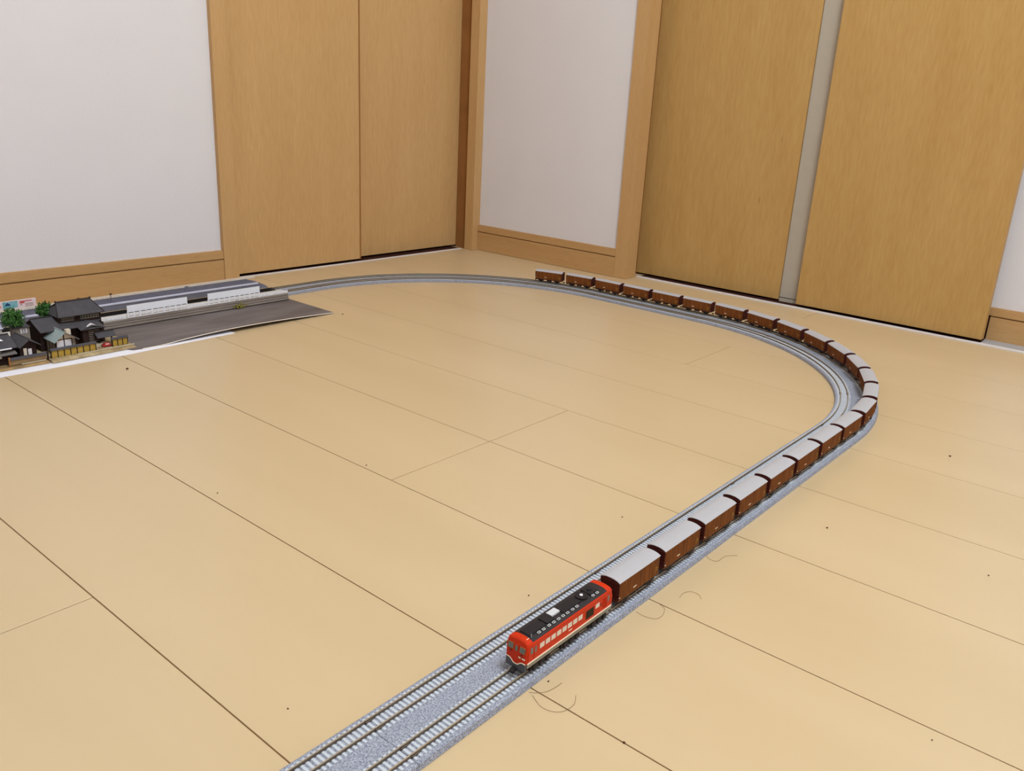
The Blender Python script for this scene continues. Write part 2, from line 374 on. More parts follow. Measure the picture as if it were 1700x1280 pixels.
# ================================================================== TRACK
RC = 0.387; C1 = Vector((-0.689, 0.983)); C2 = Vector((-0.917, 0.983)); XS = -0.302; LS = 0.228
Q = RC * PI / 2; TR = 0.0154
def path(s):
    """centre of the double track: point, direction angle offset a, outward normal"""
    if s < 0: return Vector((XS, 0.983 + s)), 0.0
    if s < Q: a = s / RC; return C1 + RC * Vector((math.cos(a), math.sin(a))), a
    if s < Q + LS: return Vector((C1.x - (s - Q), 0.983 + RC)), PI / 2
    if s < 2 * Q + LS: a = PI / 2 + (s - Q - LS) / RC; return C2 + RC * Vector((math.cos(a), math.sin(a))), a
    return Vector((C2.x - RC, 0.983 - (s - 2 * Q - LS))), PI
E8 = RC * math.radians(22.5)
def cant(s):
    def ramp(t): return max(0.0, min(1.0, t))
    c1 = min(ramp(s / E8), ramp((Q - s) / E8)); t = s - Q - LS
    c2 = min(ramp(t / E8), ramp((Q - t) / E8))
    return max(c1, c2, 0.0)
CA = 0.085                                   # full cant (rad)
def at(s, o, z):
    p, a = path(s); return (p.x + math.cos(a) * o, p.y + math.sin(a) * o, z)
ZT = 0.0046; ZR = 0.0072
def zc(s, o, z):
    """height on the canted track surface at offset o"""
    c = cant(s) * CA; t = TR if o > 0 else -TR
    return z + c * (o - t + 0.0082)
def stations(s0, s1):
    curved = not (s1 <= 0.001 or (s0 >= Q - .001 and s1 <= Q + LS + .001) or s0 >= 2 * Q + LS - .001)
    n = max(1, int((s1 - s0) / 0.012)) if curved else 1
    return [s0 + (s1 - s0) * i / n for i in range(n + 1)]
def sweep(mb, ss, prof, mi=0, caps=True):
    mb.loft([[at(s, o, z) for o, z in prof(s)] for s in ss], mi, caps)
PITCH_T = 0.00364
def section(name, label, s0, s1, ties='single', dark=False, slab=False):
    ss = stations(s0, s1); mid = at((s0 + s1) / 2, 0, 0)
    root = thing(name, label, 'track', (mid[0], mid[1], 0.0002), 'grey double track sections of the loop' if not dark else 'dark double track sections in the station')
    e = 0.00015
    ss2 = [ss[0] + e] + ss[1:-1] + [ss[-1] - e]
    def prof(s):
        c = cant(s) * CA * 0.0164
        return [(-0.0268, 0.0003), (-0.0262, 0.0040), (-0.0250, ZT), (-TR - 0.0084, ZT), (-TR + 0.0084, ZT + c), (TR - 0.0084, ZT), (TR + 0.0084, ZT + c), (0.0250, ZT + c), (0.0264, 0.0040 + c), (0.0274, 0.0003)][::-1]
    mb = MB(); sweep(mb, ss2, prof)
    mb.build('roadbed', 'dark_ballast' if dark else 'ballast', root)
    for t in (-TR, TR):
        for w in (-0.0045, 0.0045):
            o = t + w; mb = MB()
            def web(s): return [(o - 0.0006, zc(s, o, ZT)), (o - 0.00045, zc(s, o, ZR - 0.0003)), (o + 0.00045, zc(s, o, ZR - 0.0003)), (o + 0.0006, zc(s, o, ZT))][::-1]
            def head(s): return [(o - 0.00045, zc(s, o, ZR - 0.0003)), (o - 0.00035, zc(s, o, ZR)), (o + 0.00035, zc(s, o, ZR)), (o + 0.00045, zc(s, o, ZR - 0.0003))][::-1]
            sweep(mb, ss2, web, 0); sweep(mb, ss2, head, 1)
            mb.build('rail', ['black', 'dark_tie'] if dark else ['rail', 'rail_top'], root)
    n = int((s1 - s0) / PITCH_T); allt = MB()
    proto = None
    for t in (-TR, TR):
        for i in range(n):
            s = s0 + (i + 0.5) * (s1 - s0) / n
            wd = 0.00105 if not slab else 0.00128
            if ties == 'single':
                if proto is None:
                    pm = MB().bbox(-0.0081, 0.0081, -wd, wd, -0.0003, 0.00055, 0.00025)
                    proto = pm.build('tie', 'dark_tie' if dark else 'tie', root, local=True); ob = proto
                else:
                    ob = proto.copy(); COL.objects.link(ob); ob.parent = root
                p = at(s, t, ZT); ob.location = (p[0] - mid[0], p[1] - mid[1], ZT - 0.0002); ob.rotation_euler = (0, 0, path(s)[1])
            else:
                q = []
                for zz, dn in ((-0.0003, 0), (0.00055, 0)):
                    for o, ds in ((t - 0.0081, -wd), (t + 0.0081, -wd), (t + 0.0081, wd), (t - 0.0081, wd)):
                        q.append(at(s + ds, o, zc(s, o, ZT + zz)))
                allt.add(q, [(0, 3, 2, 1), (4, 5, 6, 7), (0, 1, 5, 4), (1, 2, 6, 5), (2, 3, 7, 6), (3, 0, 4, 7)])
    if ties != 'single': allt.build('ties', 'dark_tie' if dark else 'tie', root, kind='stuff')
    # joiner clips at the near end of each rail
    jm = MB()
    for t in (-TR, TR):
        for w in (-0.0045, 0.0045):
            for sd in (-1, 1):
                o = t + w + sd * 0.0009
                jm.loft([[at(s, o + a, zc(s, t + w, ZT + b)) for a, b in ((-0.0004, 0), (-0.0004, 0.0013), (0.0004, 0.0013), (0.0004, 0))][::-1] for s in (s0 + 0.0003, s0 + 0.006)])
    jm.build('joiner', 'rail', root)
    return root
SX = 0.2373
section('straight_track', 'straight double track section leaving the bottom edge of the photo, ahead of the red locomotive', -4 * SX, -3 * SX)
section('straight_track', 'straight double track section under the red locomotive', -3 * SX, -2 * SX)
section('straight_track', 'straight double track section under the third to fifth boxcars behind the locomotive', -2 * SX, -SX)
section('straight_track', 'straight double track section just before the right-hand curve', -SX, 0)
section('curved_track', 'short canted curve section where the straight turns into the right-hand curve', 0, E8, 'joined', slab=True)
section('curved_track', 'canted curve section at the far right of the loop, inside the bend of boxcars', E8, Q - E8, 'joined', slab=True)
section('curved_track', 'short canted curve section at the far end of the right-hand bend', Q - E8, Q, 'joined', slab=True)
section('straight_track', 'straight double track section across the back, before the narrow white wall', Q, Q + LS, 'joined')
section('curved_track', 'curve section beneath and behind the last boxcar at the back', Q + LS, Q + LS + E8, 'joined')
section('curved_track', 'curve section at the back in front of the left sliding doors', Q + LS + E8, 2 * Q + LS - E8, 'joined')
section('curved_track', 'curve section leading into the model station', 2 * Q + LS - E8, 2 * Q + LS, 'joined')
SE = 2 * Q + LS
section('straight_track', 'short grey track stub just before the dark station tracks', SE, SE + 0.082, 'joined')
section('straight_track', 'dark double track section between the platforms, its farther end open', SE + 0.082, SE + 0.318, 'joined', dark=True)
section('straight_track', 'dark double track section between the platforms behind the town houses', SE + 0.318, SE + 0.60, 'joined', dark=True)

# ================================================================== LOCOMOTIVE
def make_loco():
    L = 0.0492; Wd = 0.0086; z0 = 0.0096; zs = 0.0226; zt = 0.0252
    root = thing('diesel_locomotive', 'red diesel locomotive with black roof and white stripe at the head of the train', 'locomotive', (XS + TR, 0.4173, ZR))
    def ring(y, k, drop, front):
        pts = []
        def P(x, z):
            yy = y
            if front: yy += front * max(0.0, z - 0.0170) * 0.22
            pts.append((x * k, yy, z))
        P(-Wd, z0); P(-Wd, 0.016); P(-Wd, zs - drop)
        for i in range(1, 8):
            a = PI - PI * i / 8
            P(Wd * 0.97 * math.cos(a), zs - drop + (zt - zs) * math.sin(a) ** 0.8)
        P(Wd, zs - drop); P(Wd, 0.016); P(Wd, z0)
        return pts
    b = MB()
    b.loft([ring(-L, 0.93, 0.0010, 1), ring(-L + 0.0006, 0.965, 0.0003, 1), ring(-L + 0.0018, 1, 0, 0.6), ring(-L + 0.005, 1, 0, 0),
            ring(L - 0.005, 1, 0, 0), ring(L - 0.0018, 1, 0, -0.6), ring(L - 0.0006, 0.965, 0.0003, -1), ring(L, 0.93, 0.0010, -1)])
    body = b.build('body', 'red', root, local=True)
    # dark roof skin between the red ends
    def arc(y, up, w): 
        return [(w * math.cos(PI - PI * i / 10), y, zs - 0.0002 + up + (zt - zs) * math.sin(PI * i / 10) ** 0.8) for i in range(11)] + [(w * 0.9, y, zs - 0.001), (-w * 0.9, y, zs - 0.001)]
    r = MB(); r.loft([arc(-0.0427, 0.0003, 0.0083), arc(0.0415, 0.0003, 0.0083)])
    roof = r.build('roof', 'engine_roof', root, local=True)
    z1 = zt + 0.0002
    MB().bbox(-0.0040, 0.0040, -0.0415, -0.0240, z1 - 0.001, z1 + 0.0006, 0.0002).build('roof_panel', 'roof_black', root, local=True)
    MB().bbox(-0.0040, 0.0040, -0.0228, -0.0145, z1 - 0.001, z1 + 0.0008, 0.0002).build('roof_panel', 'roof_black', root, local=True)
    MB().bbox(-0.0040, 0.0042, -0.0052, 0.0150, z1 - 0.001, z1 + 0.0007, 0.0002).build('roof_panel', 'roof_black', root, local=True)
    MB().bbox(-0.0042, 0.0044, 0.0258, 0.0345, z1 - 0.001, z1 + 0.0010, 0.0003).disc((0, 0.030, z1 + 0.0013), (0, 0, 1), 0.0018, 0.0008, 14).build('roof_panel', 'roof_black', root, local=True)
    o = MB().bbox(-0.0040, 0.0012, -0.0143, -0.0055, z1 - 0.001, z1 + 0.0011, 0.0001).build('roof_hatch', 'hatch', root, local=True); o['label'] = 'white roof hatch'
    fan = MB().disc((0.0006, 0.0200, z1 + 0.0004), (0, 0, 1), 0.0046, 0.0016, 24).build('exhaust_fan', 'roof_black', root, local=True)
    fh = MB().disc((0.0006, 0.0200, z1 + 0.0014), (0, 0, 1), 0.0012, 0.0006, 16).build('fan_cap', 'white', fan, local=True); fh['label'] = 'white fan cap'
    # pale outlined skylights along the roof edge
    for y in (-0.0333, -0.0285, -0.0226, -0.0175, -0.0122, -0.0072, -0.0022, 0.0035, 0.0085, 0.0277, 0.0327):
        sk = MB(); x0, x1, a = 0.0047, 0.0062, 0.0014
        zz = lambda x: zs + 0.0003 + (zt - zs) * max(0, 1 - (x / 0.0083) ** 2) ** 0.4
        for (xa, xb, ya, yb) in ((x0, x1, -a, -a + 0.00035), (x0, x1, a - 0.00035, a), (x0, x0 + 0.0003, -a, a), (x1 - 0.0003, x1, -a, a)):
            sk.add([(xa, y + ya, zz(xa)), (xb, y + ya, zz(xb)), (xb, y + yb, zz(xb)), (xa, y + yb, zz(xa)),
                    (xa, y + ya, zz(xa) + .0004), (xb, y + ya, zz(xb) + .0004), (xb, y + yb, zz(xb) + .0004), (xa, y + yb, zz(xa) + .0004)],
                   [(0, 3, 2, 1), (4, 5, 6, 7), (0, 1, 5, 4), (1, 2, 6, 5), (2, 3, 7, 6), (3, 0, 4, 7)])
        sk.build('skylight', 'hatch', root, local=True)
    MB().tube([(0.0055, -0.0415, zs + 0.001), (0.0055, -0.0415, zs + 0.0052)], 0.0004, 8).build('whistle', 'metal_grey', root, local=True)
    MB().tube([(0.0046, -0.0452, zt - 0.0006), (0.0046, -0.0428, zt - 0.0003)], 0.00025, 6).build('handrail', 'cream', root, local=True)
    MB().tube([(0.0, -0.0455, zt - 0.0004), (0.0, -0.0440, zt)], 0.0007, 10).build('horn', 'red', root, local=True)
    # sides
    for sd in (1, -1):
        X = sd * Wd
        def bx(y0, y1, za, zb, t, nm, m):
            q = MB().box(min(X - sd * 0.0004, X + sd * t), max(X - sd * 0.0004, X + sd * t), y0, y1, za, zb)
            return q.build(nm, m, root, local=True)
        for k in range(8):
            y = -0.0356 + k * 0.00607
            bx(y, y + 0.0047, 0.0154, 0.0191, 0.00015, 'side_window', 'win_pale')
        bx(0.0275, 0.0322, 0.0156, 0.0190, 0.00015, 'side_window', 'win_pale')
        g = bx(0.0161, 0.0254, 0.0122, 0.0188, 0.0002, 'grille', 'grille'); g['label'] = 'dark air intake grille'
        sl = MB()
        for k in range(6):
            zz = 0.0128 + k * 0.0010; sl.box(min(X, X + sd * 0.0005), max(X, X + sd * 0.0005), 0.0164, 0.0251, zz, zz + 0.0003)
        sl.build('slats', 'grille', g, kind='stuff', local=True)
        MB().disc((X, 0.0344, 0.0161), (1, 0, 0), 0.0013, 0.0005, 16).build('porthole', 'red_dark', root, local=True)
        for y in (0.0372, 0.0386, 0.0400):
            bx(y, y + 0.0004, 0.0115, 0.0195, 0.0003, 'rib', 'red')
        bx(0.0424, 0.0446, 0.0148, 0.0192, 0.00015, 'cab_door_window', 'win_dark')
        bx(-0.0408, -0.0390, 0.0150, 0.0196, 0.00015, 'cab_door_window', 'win_dark')
        bx(-0.0452, -0.0426, 0.0156, 0.0200, 0.00015, 'cab_side_window', 'win_dark')
        bx(-0.0040, 0.0000, 0.0128, 0.0132, 0.00025, 'side_number', 'cream')
        bx(-L + 0.0012, L - 0.0012, 0.0092, 0.0099, 0.00045, 'white_stripe', 'cream')
        bx(-L + 0.0010, L - 0.0010, 0.0064, 0.0092, 0.0003, 'skirt', 'skirt')
        for y in (-0.0476, -0.0415, 0.0412, 0.0476):
            MB().tube([(X + sd * 0.0005, y, 0.0110), (X + sd * 0.0005, y, 0.0185)], 0.00018, 5).build('grab_rail', 'red', root, local=True)
    # ends
    for sd in (-1, 1):
        Y = sd * L
        def fy(z): return Y - sd * max(0.0, z - 0.0170) * 0.22 + sd * 0.0001
        def pane(x0, x1, za, zb, nm, m, t=0.00025, grow=0.0):
            q = MB(); ya, yb = fy(za), fy(zb)
            v = [(x0, ya - sd * .0006, za), (x1, ya - sd * .0006, za), (x1, yb - sd * .0006, zb), (x0, yb - sd * .0006, zb),
                 (x0, ya + sd * t, za), (x1, ya + sd * t, za), (x1, yb + sd * t, zb), (x0, yb + sd * t, zb)]
            q.add(v, [(0, 1, 2, 3), (4, 5, 6, 7), (0, 1, 5, 4), (1, 2, 6, 5), (2, 3, 7, 6), (3, 0, 4, 7)])
            return q.build(nm, m, root, local=True)
        for x in (-1, 1):
            xa, xb = (0.0026, 0.0072) if x > 0 else (-0.0072, -0.0026)
            fr = pane(xa, xb, 0.0166, 0.0206, 'window_frame', 'win_frame', 0.00025)
            ya, yb = fy(0.0171), fy(0.0201); q = MB()
            v = [(xa + .0004, ya + sd * .0001, .0171), (xb - .0004, ya + sd * .0001, .0171), (xb - .0004, yb + sd * .0001, .0201), (xa + .0004, yb + sd * .0001, .0201),
                 (xa + .0004, ya + sd * .0004, .0171), (xb - .0004, ya + sd * .0004, .0171), (xb - .0004, yb + sd * .0004, .0201), (xa + .0004, yb + sd * .0004, .0201)]
            q.add(v, [(0, 1, 2, 3), (4, 5, 6, 7), (0, 1, 5, 4), (1, 2, 6, 5), (2, 3, 7, 6), (3, 0, 4, 7)])
            q.build('windscreen', 'win_dark', fr, local=True)
        pane(-0.0015, 0.0015, 0.0100, 0.0208, 'front_door', 'red', 0.0003)
        pane(-0.0010, 0.0010, 0.0168, 0.0202, 'door_window', 'win_dark', 0.00045)
        for x in (-0.0045, 0.0045):
            MB().disc((x, fy(0.0150), 0.0150), (0, 1, 0), 0.0009, 0.0010, 14).build('headlight', 'red_dark', root, local=True)
        nm = MB()
        for x0, x1 in ((0.0022, 0.0030), (0.0032, 0.0040), (0.0050, 0.0058), (0.0060, 0.0068), (0.0070, 0.0076)):
            ya = fy(0.013); nm.box(x0, x1, min(ya, ya + sd * .0003), max(ya, ya + sd * .0003), 0.0124, 0.0134)
        nm.build('front_number', 'cream', root, local=True)
        # wavy white line above a grey plough
        wave = [(-0.0081, 0.0098), (-0.0054, 0.0097), (-0.0042, 0.0093), (-0.0032, 0.0084), (-0.0020, 0.0073), (-0.0008, 0.0070), (0.0008, 0.0070), (0.0020, 0.0073), (0.0032, 0.0084), (0.0042, 0.0093), (0.0054, 0.0097), (0.0081, 0.0098)]
        ap = MB(); ap.loft([[(x, Y + sd * 0.00015, 0.0101), (x, Y + sd * 0.00015, z - 0.0001), (x, Y - sd * 0.0012, z - 0.0001), (x, Y - sd * 0.0012, 0.0101)] for x, z in wave]); ap.build('apron', 'red', root, local=True)
        pl = MB()
        rings = [[(x, Y + sd * 0.0003, z), (x, Y + sd * 0.0003, 0.0034), (x, Y - sd * 0.0012, 0.0034), (x, Y - sd * 0.0012, z)] for x, z in wave]
        pl.loft(rings); pl.build('plough', 'skirt_dark', root, local=True)
        wv = MB(); wv.tube([(x, Y + sd * 0.0004, z) for x, z in wave], 0.00035, 5); wv.build('white_line', 'cream', root, local=True)
        mb = MB().box(-0.0016, 0.0016, min(Y, Y + sd * 0.0035), max(Y, Y + sd * 0.0035), 0.0022, 0.0044)
        mb.box(-0.0010, 0.0022, min(Y + sd * 0.0035, Y + sd * 0.0052), max(Y + sd * 0.0035, Y + sd * 0.0052), 0.0024, 0.0042)
        mb.build('coupler', 'black', root, local=True)
    MB().box(-0.0062, 0.0062, -0.046, 0.046, 0.0040, 0.0096).build('underframe', 'black', root, local=True)
    for yc in (-0.033, 0.0, 0.033):
        bg = MB().box(-0.0080, -0.0062, yc - 0.0105, yc + 0.0105, 0.0014, 0.0058).box(0.0062, 0.0080, yc - 0.0105, yc + 0.0105, 0.0014, 0.0058)
        for y in (-0.007, 0, 0.007):
            bg.box(0.0080, 0.0087, yc + y - 0.0013, yc + y + 0.0013, 0.0012, 0.0046).box(-0.0087, -0.0080, yc + y - 0.0013, yc + y + 0.0013, 0.0012, 0.0046)
        bogie = bg.build('bogie', 'black', root, local=True)
        for y in (-0.0062, 0.0062):
            for sd in (-1, 1):
                MB().disc((sd * 0.0047, yc + y, 0.0031), (1, 0, 0), 0.0030, 0.0012, 20).build('wheel', 'black', bogie, local=True)
    return root
make_loco()

# ================================================================== BOXCARS
def make_wagon():
    L = 0.0285; Wd = 0.0086; z0 = 0.0076; zs = 0.0226; zt = 0.0246
    root = thing('boxcar', '', 'boxcar', (0, 0, 0), 'brown boxcars with grey roofs in the long train')
    def ring(y, w, top):
        return [(-w, y, z0), (-w, y, zs)] + [(w * (i / 4 - 1), y, zs + (top - zs) * (1 - (i / 4 - 1) ** 2)) for i in range(1, 8)] + [(w, y, zs), (w, y, z0)]
    b = MB(); b.loft([ring(-L, Wd - 0.0003, zt - 0.0004), ring(L, Wd - 0.0003, zt - 0.0004)])
    b.build('body', 'wagon_end_shaded', root, local=True)
    r = MB()
    w = Wd + 0.0002
    up = [(w * (i / 5 - 1), zs + (zt - zs) * (1 - abs(i / 5 - 1) ** 2.4)) for i in range(11)]
    lo = [(x * 0.985, z - 0.0005) for x, z in reversed(up)]
    r.loft([[(x, -L - 0.0002, z) for x, z in up + lo], [(x, L + 0.0002, z) for x, z in up + lo]], smooth=False)
    r.build('roof', 'wagon_roof', root, local=True)
    for sd in (1, -1):
        for k in range(4):
            y0 = -L + 0.0006 + k * 0.01395
            d = MB(); xa, xb = sd * (Wd - 0.0004), sd * (Wd + 0.00002)
            d.box(min(xa, xb), max(xa, xb), y0 + 0.0003, y0 + 0.01365, z0 + 0.0006, zs - 0.0006)
            for q in range(5):
                yy = y0 + 0.0019 + q * 0.0025
                d.box(min(xb, xb + sd * .00022), max(xb, xb + sd * .00022), yy, yy + 0.0005, z0 + 0.001, zs - 0.001)
            d.build('door', 'wagon_door', root, local=True)
        MB().box(min(sd * Wd, sd * (Wd + .0002)), max(sd * Wd, sd * (Wd + .0002)), -L, L, z0 - 0.0002, z0 + 0.0005).build('sill', 'wagon_door', root, local=True)
        mk = MB(); xa, xb = sorted((sd * (Wd + 0.0002), sd * (Wd + 0.00035)))
        def m(ya, yb, za, zb): mk.box(xa, xb, min(sd * ya, sd * yb), max(sd * ya, sd * yb), za, zb)
        for k in range(5): m(-0.0088 + k * 0.0009, -0.0082 + k * 0.0009, 0.0106, 0.0116)
        m(-0.0282, -0.0274, 0.0098, 0.0104); m(-0.0272, -0.0266, 0.0094, 0.0104)
        mk.build('lettering', 'cream', root, local=True)
        yk = MB()
        def m2(ya, yb, za, zb): yk.box(xa, xb, min(sd * ya, sd * yb), max(sd * ya, sd * yb), za, zb)
        m2(0.0220, 0.0250, 0.0142, 0.0146); m2(0.0220, 0.0250, 0.0118, 0.0121); m2(0.0247, 0.0250, 0.0118, 0.0146); m2(0.0228, 0.0240, 0.0127, 0.0130); m2(0.0222, 0.0236, 0.0098, 0.0101)
        o = yk.build('shunting_mark', 'mustard', root, local=True); o['label'] = 'yellow outlined mark'
    for e in (-1, 1):
        for k in range(5):
            z = z0 + 0.0020 + k * 0.0028
            ya, yb = sorted((e * L, e * (L + 0.00045)))
            MB().box(-Wd + 0.0006, Wd - 0.0006, ya, yb, z, z + 0.0011).build('end_rib', 'wagon_end_shaded', root, local=True)
        ya, yb = sorted((e * L, e * (L + 0.0038)))
        MB().box(-0.0011, 0.0011, ya, yb, 0.0024, 0.0042).build('coupler', 'black', root, local=True)
        MB().tube([(-Wd + 0.0012, e * (L + 0.0007), 0.0086), (-Wd + 0.0012, e * (L + 0.0007), 0.0205)], 0.00018, 5).build('grab_rail', 'wagon_end_shaded', root, local=True)
    MB().box(-Wd + 0.0006, Wd - 0.0006, -L, L, z0 - 0.0018, z0).build('underframe', 'wagon_frame', root, local=True)
    for yc in (-0.0175, 0.0175):
        ax = MB()
        for sd in (-1, 1):
            x0, x1 = sorted((sd * 0.0060, sd * 0.0080))
            ax.box(x0, x1, yc - 0.0062, yc + 0.0062, 0.0044, 0.0058); ax.box(x0, x1, yc - 0.0020, yc + 0.0020, 0.0018, 0.0048); ax.box(x0, x1, yc - 0.0045, yc + 0.0045, 0.0036, 0.0044)
        ax.tube([(-0.0058, yc, 0.0029), (0.0058, yc, 0.0029)], 0.0006, 8)
        a = ax.build('axle_guard', 'black', root, local=True)
        for sd in (-1, 1):
            MB().disc((sd * 0.0046, yc, 0.0029), (1, 0, 0), 0.0028, 0.0012, 18).build('wheel', 'black', a, local=True)
    MB().box(0.0050, 0.0074, -0.004, 0.006, 0.0034, 0.0058).box(-0.0074, -0.0050, -0.006, 0.004, 0.0034, 0.0058).build('brake_gear', 'black', root, local=True)
    return root
ORD = ['first', 'second', 'third', 'fourth', 'fifth', 'sixth', 'seventh', 'eighth', 'ninth', 'tenth', 'eleventh', 'twelfth', 'thirteenth', 'fourteenth', 'fifteenth',
       'sixteenth', 'seventeenth', 'eighteenth', 'nineteenth', 'twentieth', 'twenty-first', 'twenty-second', 'last']
proto = make_wagon()
PW = 0.0651
for k in range(23):
    s = -0.4795 + PW * k
    c = cant(s) * CA
    p = at(s, TR, zc(s, TR, ZR)); a = path(s)[1]
    where = 'on the straight track' if s < -0.02 else ('on the right-hand curve' if s < Q - 0.02 else ('on the back straight' if s < Q + LS else 'at the tail of the train'))
    if k == 0: lab = 'first brown boxcar, coupled directly behind the red locomotive'
    elif k == 22: lab = 'last brown boxcar at the tail of the train, by the narrow white wall'
    else: lab = '%s brown boxcar counted back from the red locomotive, %s' % (ORD[k], where)
    if k == 0: o = proto; o.location = p; o.rotation_euler = (0, -c, a); o['label'] = lab
    else: dup(proto, p, (0, -c, a), lab)

# ================================================================== STATION
def plate(mb, x0, x1, y0, y1, z0, z1, mi=0): return mb.box(x0, x1, y0, y1, z0, z1, mi)
# dark asphalt sheet, front edge bowed up a little, on a white paper strip
sh = MB(); n = 30; rings = []; edge = MB(); er = []
for i in range(n + 1):
    y = 0.500 + (0.886 - 0.500) * i / n
    t = max(0.0, min(1.0, (y - 0.585) / 0.301))
    lift = 0.0055 * math.sin(PI * t ** 0.8)
    xf = -1.150 if y < 0.538 else -1.1245
    if 0.538 <= y < 0.56: xf = -1.1245 - (0.56 - y) * 0.12
    rings.append([(-1.2750, y, 0.0008), (-1.2750, y, 0.0016), (-1.20, y, 0.0018), (-1.155, y, 0.0018 + lift * 0.25), (xf, y, 0.0018 + lift), (xf, y, 0.0010 + lift), (-1.155, y, 0.0010 + lift * 0.25), (-1.20, y, 0.0010)])
    if y >= 0.545: er.append([(xf + 0.00005, y, 0.0019 + lift), (xf + 0.0009, y, 0.0019 + lift), (xf + 0.0009, y, 0.0009 + lift), (xf + 0.00005, y, 0.0009 + lift)])
SH = thing('asphalt_sheet', 'dark grey asphalt sheet lying before the station, its front edge lifted', 'sheet', (-1.20, 0.69, 0.0008))
sh.loft(rings[::-1]); sh.build('surface', 'sheet', SH)
edge.loft(er); o = edge.build('cut_edge', 'picket', SH); o['label'] = 'pale cut edge'
pp = MB().add([(-1.29, 0.28, 0.0002), (-1.1235, 0.28, 0.0002), (-1.1135, 0.52, 0.0002), (-1.1185, 0.6935, 0.0002), (-1.135, 0.6935, 0.0002), (-1.29, 0.62, 0.0002),
               (-1.29, 0.28, 0.0007), (-1.1235, 0.28, 0.0007), (-1.1135, 0.52, 0.0007), (-1.1185, 0.6935, 0.0007), (-1.135, 0.6935, 0.0007), (-1.29, 0.62, 0.0007)],
              [(5, 4, 3, 2, 1, 0), (6, 7, 8, 9, 10, 11)] + [(i, (i + 1) % 6, 6 + (i + 1) % 6, 6 + i) for i in range(6)])
o = recentre(pp.build('paper_sheet', 'paper')); tag(o, 'white paper sheet whose edge shows under the grey sheet and the model town', 'paper')

# near platform
NP = thing('station_platform', 'near station platform with stepped grey-brown side and rounded end, before the dark tracks', 'platform', (-1.256, 0.62, 0.0019))
b = MB(); x0, x1, ya, yb = -1.2715, -1.243, 0.30, 0.884
for zl, zh, dx in ((0.0032, 0.0064, 0.0), (0.0072, 0.0100, 0.0008), (0.0108, 0.0138, 0.0016)):
    ring = lambda z, d: [(x0, ya, z), (x1 - d, ya, z), (x1 - d, yb - 0.007, z), (x1 - d - 0.0015, yb - 0.0025, z), (x1 - d - 0.0065, yb, z), (x0, yb, z)]
    b.loft([ring(zl, dx), ring(zh, dx)], 0)
for zl, zh in ((0.0019, 0.0033), (0.0063, 0.0073), (0.0099, 0.0109)):
    b.loft([[(x0, ya, z), (x1 - 0.0030, ya, z), (x1 - 0.0030, yb - 0.008, z), (x1 - 0.0085, yb - 0.002, z), (x0, yb - 0.002, z)] for z in (zl, zh)], 1)  # set-back bands coloured dark as painted shade
b.build('side_wall', ['plat_side', 'plat_groove_shade'], NP)
b = MB(); ring = lambda z, d: [(x0, ya, z), (x1 - d, ya, z), (x1 - d, yb - 0.007, z), (x1 - d - 0.0015, yb - 0.0025, z), (x1 - d - 0.0065, yb, z), (x0, yb, z)]
b.loft([ring(0.0138, 0.0012), ring(0.0150, 0.0012)]); b.build('deck', 'plat_top', NP)
# far platform
FP = thing('station_platform', 'far station platform of dark asphalt with a pale edge stripe, against the left wall', 'platform', (-1.370, 0.62, 0.0002))
MB().box(-1.394, -1.3540, 0.30, 0.893, 0.0003, 0.0112).add([(-1.394, .893, .0003), (-1.3540, .893, .0003), (-1.3540, .915, .0003), (-1.394, .915, .0003), (-1.394, .893, .0112), (-1.3540, .893, .0112), (-1.3560, .908, .006), (-1.394, .912, .006)],
    [(0, 3, 2, 1), (4, 5, 6, 7), (0, 1, 5, 4), (1, 2, 6, 5), (2, 3, 7, 6), (3, 0, 4, 7)]).build('base', 'plat_wall', FP)
for k in range(4):
    y1_ = 0.8925 - 0.1345 * k; y0_ = max(y1_ - 0.1340, 0.302)
    MB().box(-1.394, -1.3576, y0_, y1_, 0.0113, 0.0119).build('deck_panel', 'asphalt', FP)
    MB().box(-1.3575, -1.3530, y0_, y1_, 0.0100, 0.0122).build('edge_stone', 'edge_grey', FP)
# white picket fences
def picket_fence(name, label, x, y0, y1, z0, h, m, pitch=0.0029):
    root = thing(name, label, 'fence', (x, (y0 + y1) / 2, z0))
    n = int((y1 - y0) / pitch); pk = MB()
    for i in range(n + 1):
        y = y0 + (y1 - y0) * i / n; pk.box(x - 0.0003, x + 0.0003, y - 0.0006, y + 0.0006, z0, z0 + h)
    pk.build('pickets', m, root, kind='stuff')
    for z in (z0 + h * 0.30, z0 + h * 0.72): MB().box(x + 0.0003, x + 0.0008, y0, y1, z - 0.0005, z + 0.0005).build('rail', m, root)
    return root
picket_fence('picket_fence', 'long cream picket fence at the back of the far platform, against the baseboard', -1.3915, 0.31, 0.910, 0.0121, 0.0052, 'picket')
picket_fence('picket_fence', 'white picket fence on the near platform between the town house and the left white board', -1.2445, 0.45, 0.588, 0.0151, 0.0056, 'white')
picket_fence('picket_fence', 'white picket fence on the near platform between the two white boards', -1.2445, 0.691, 0.7235, 0.0151, 0.0056, 'white')
picket_fence('picket_fence', 'white picket fence at the rounded end of the near platform', -1.2445, 0.8235, 0.879, 0.0151, 0.0048, 'white')
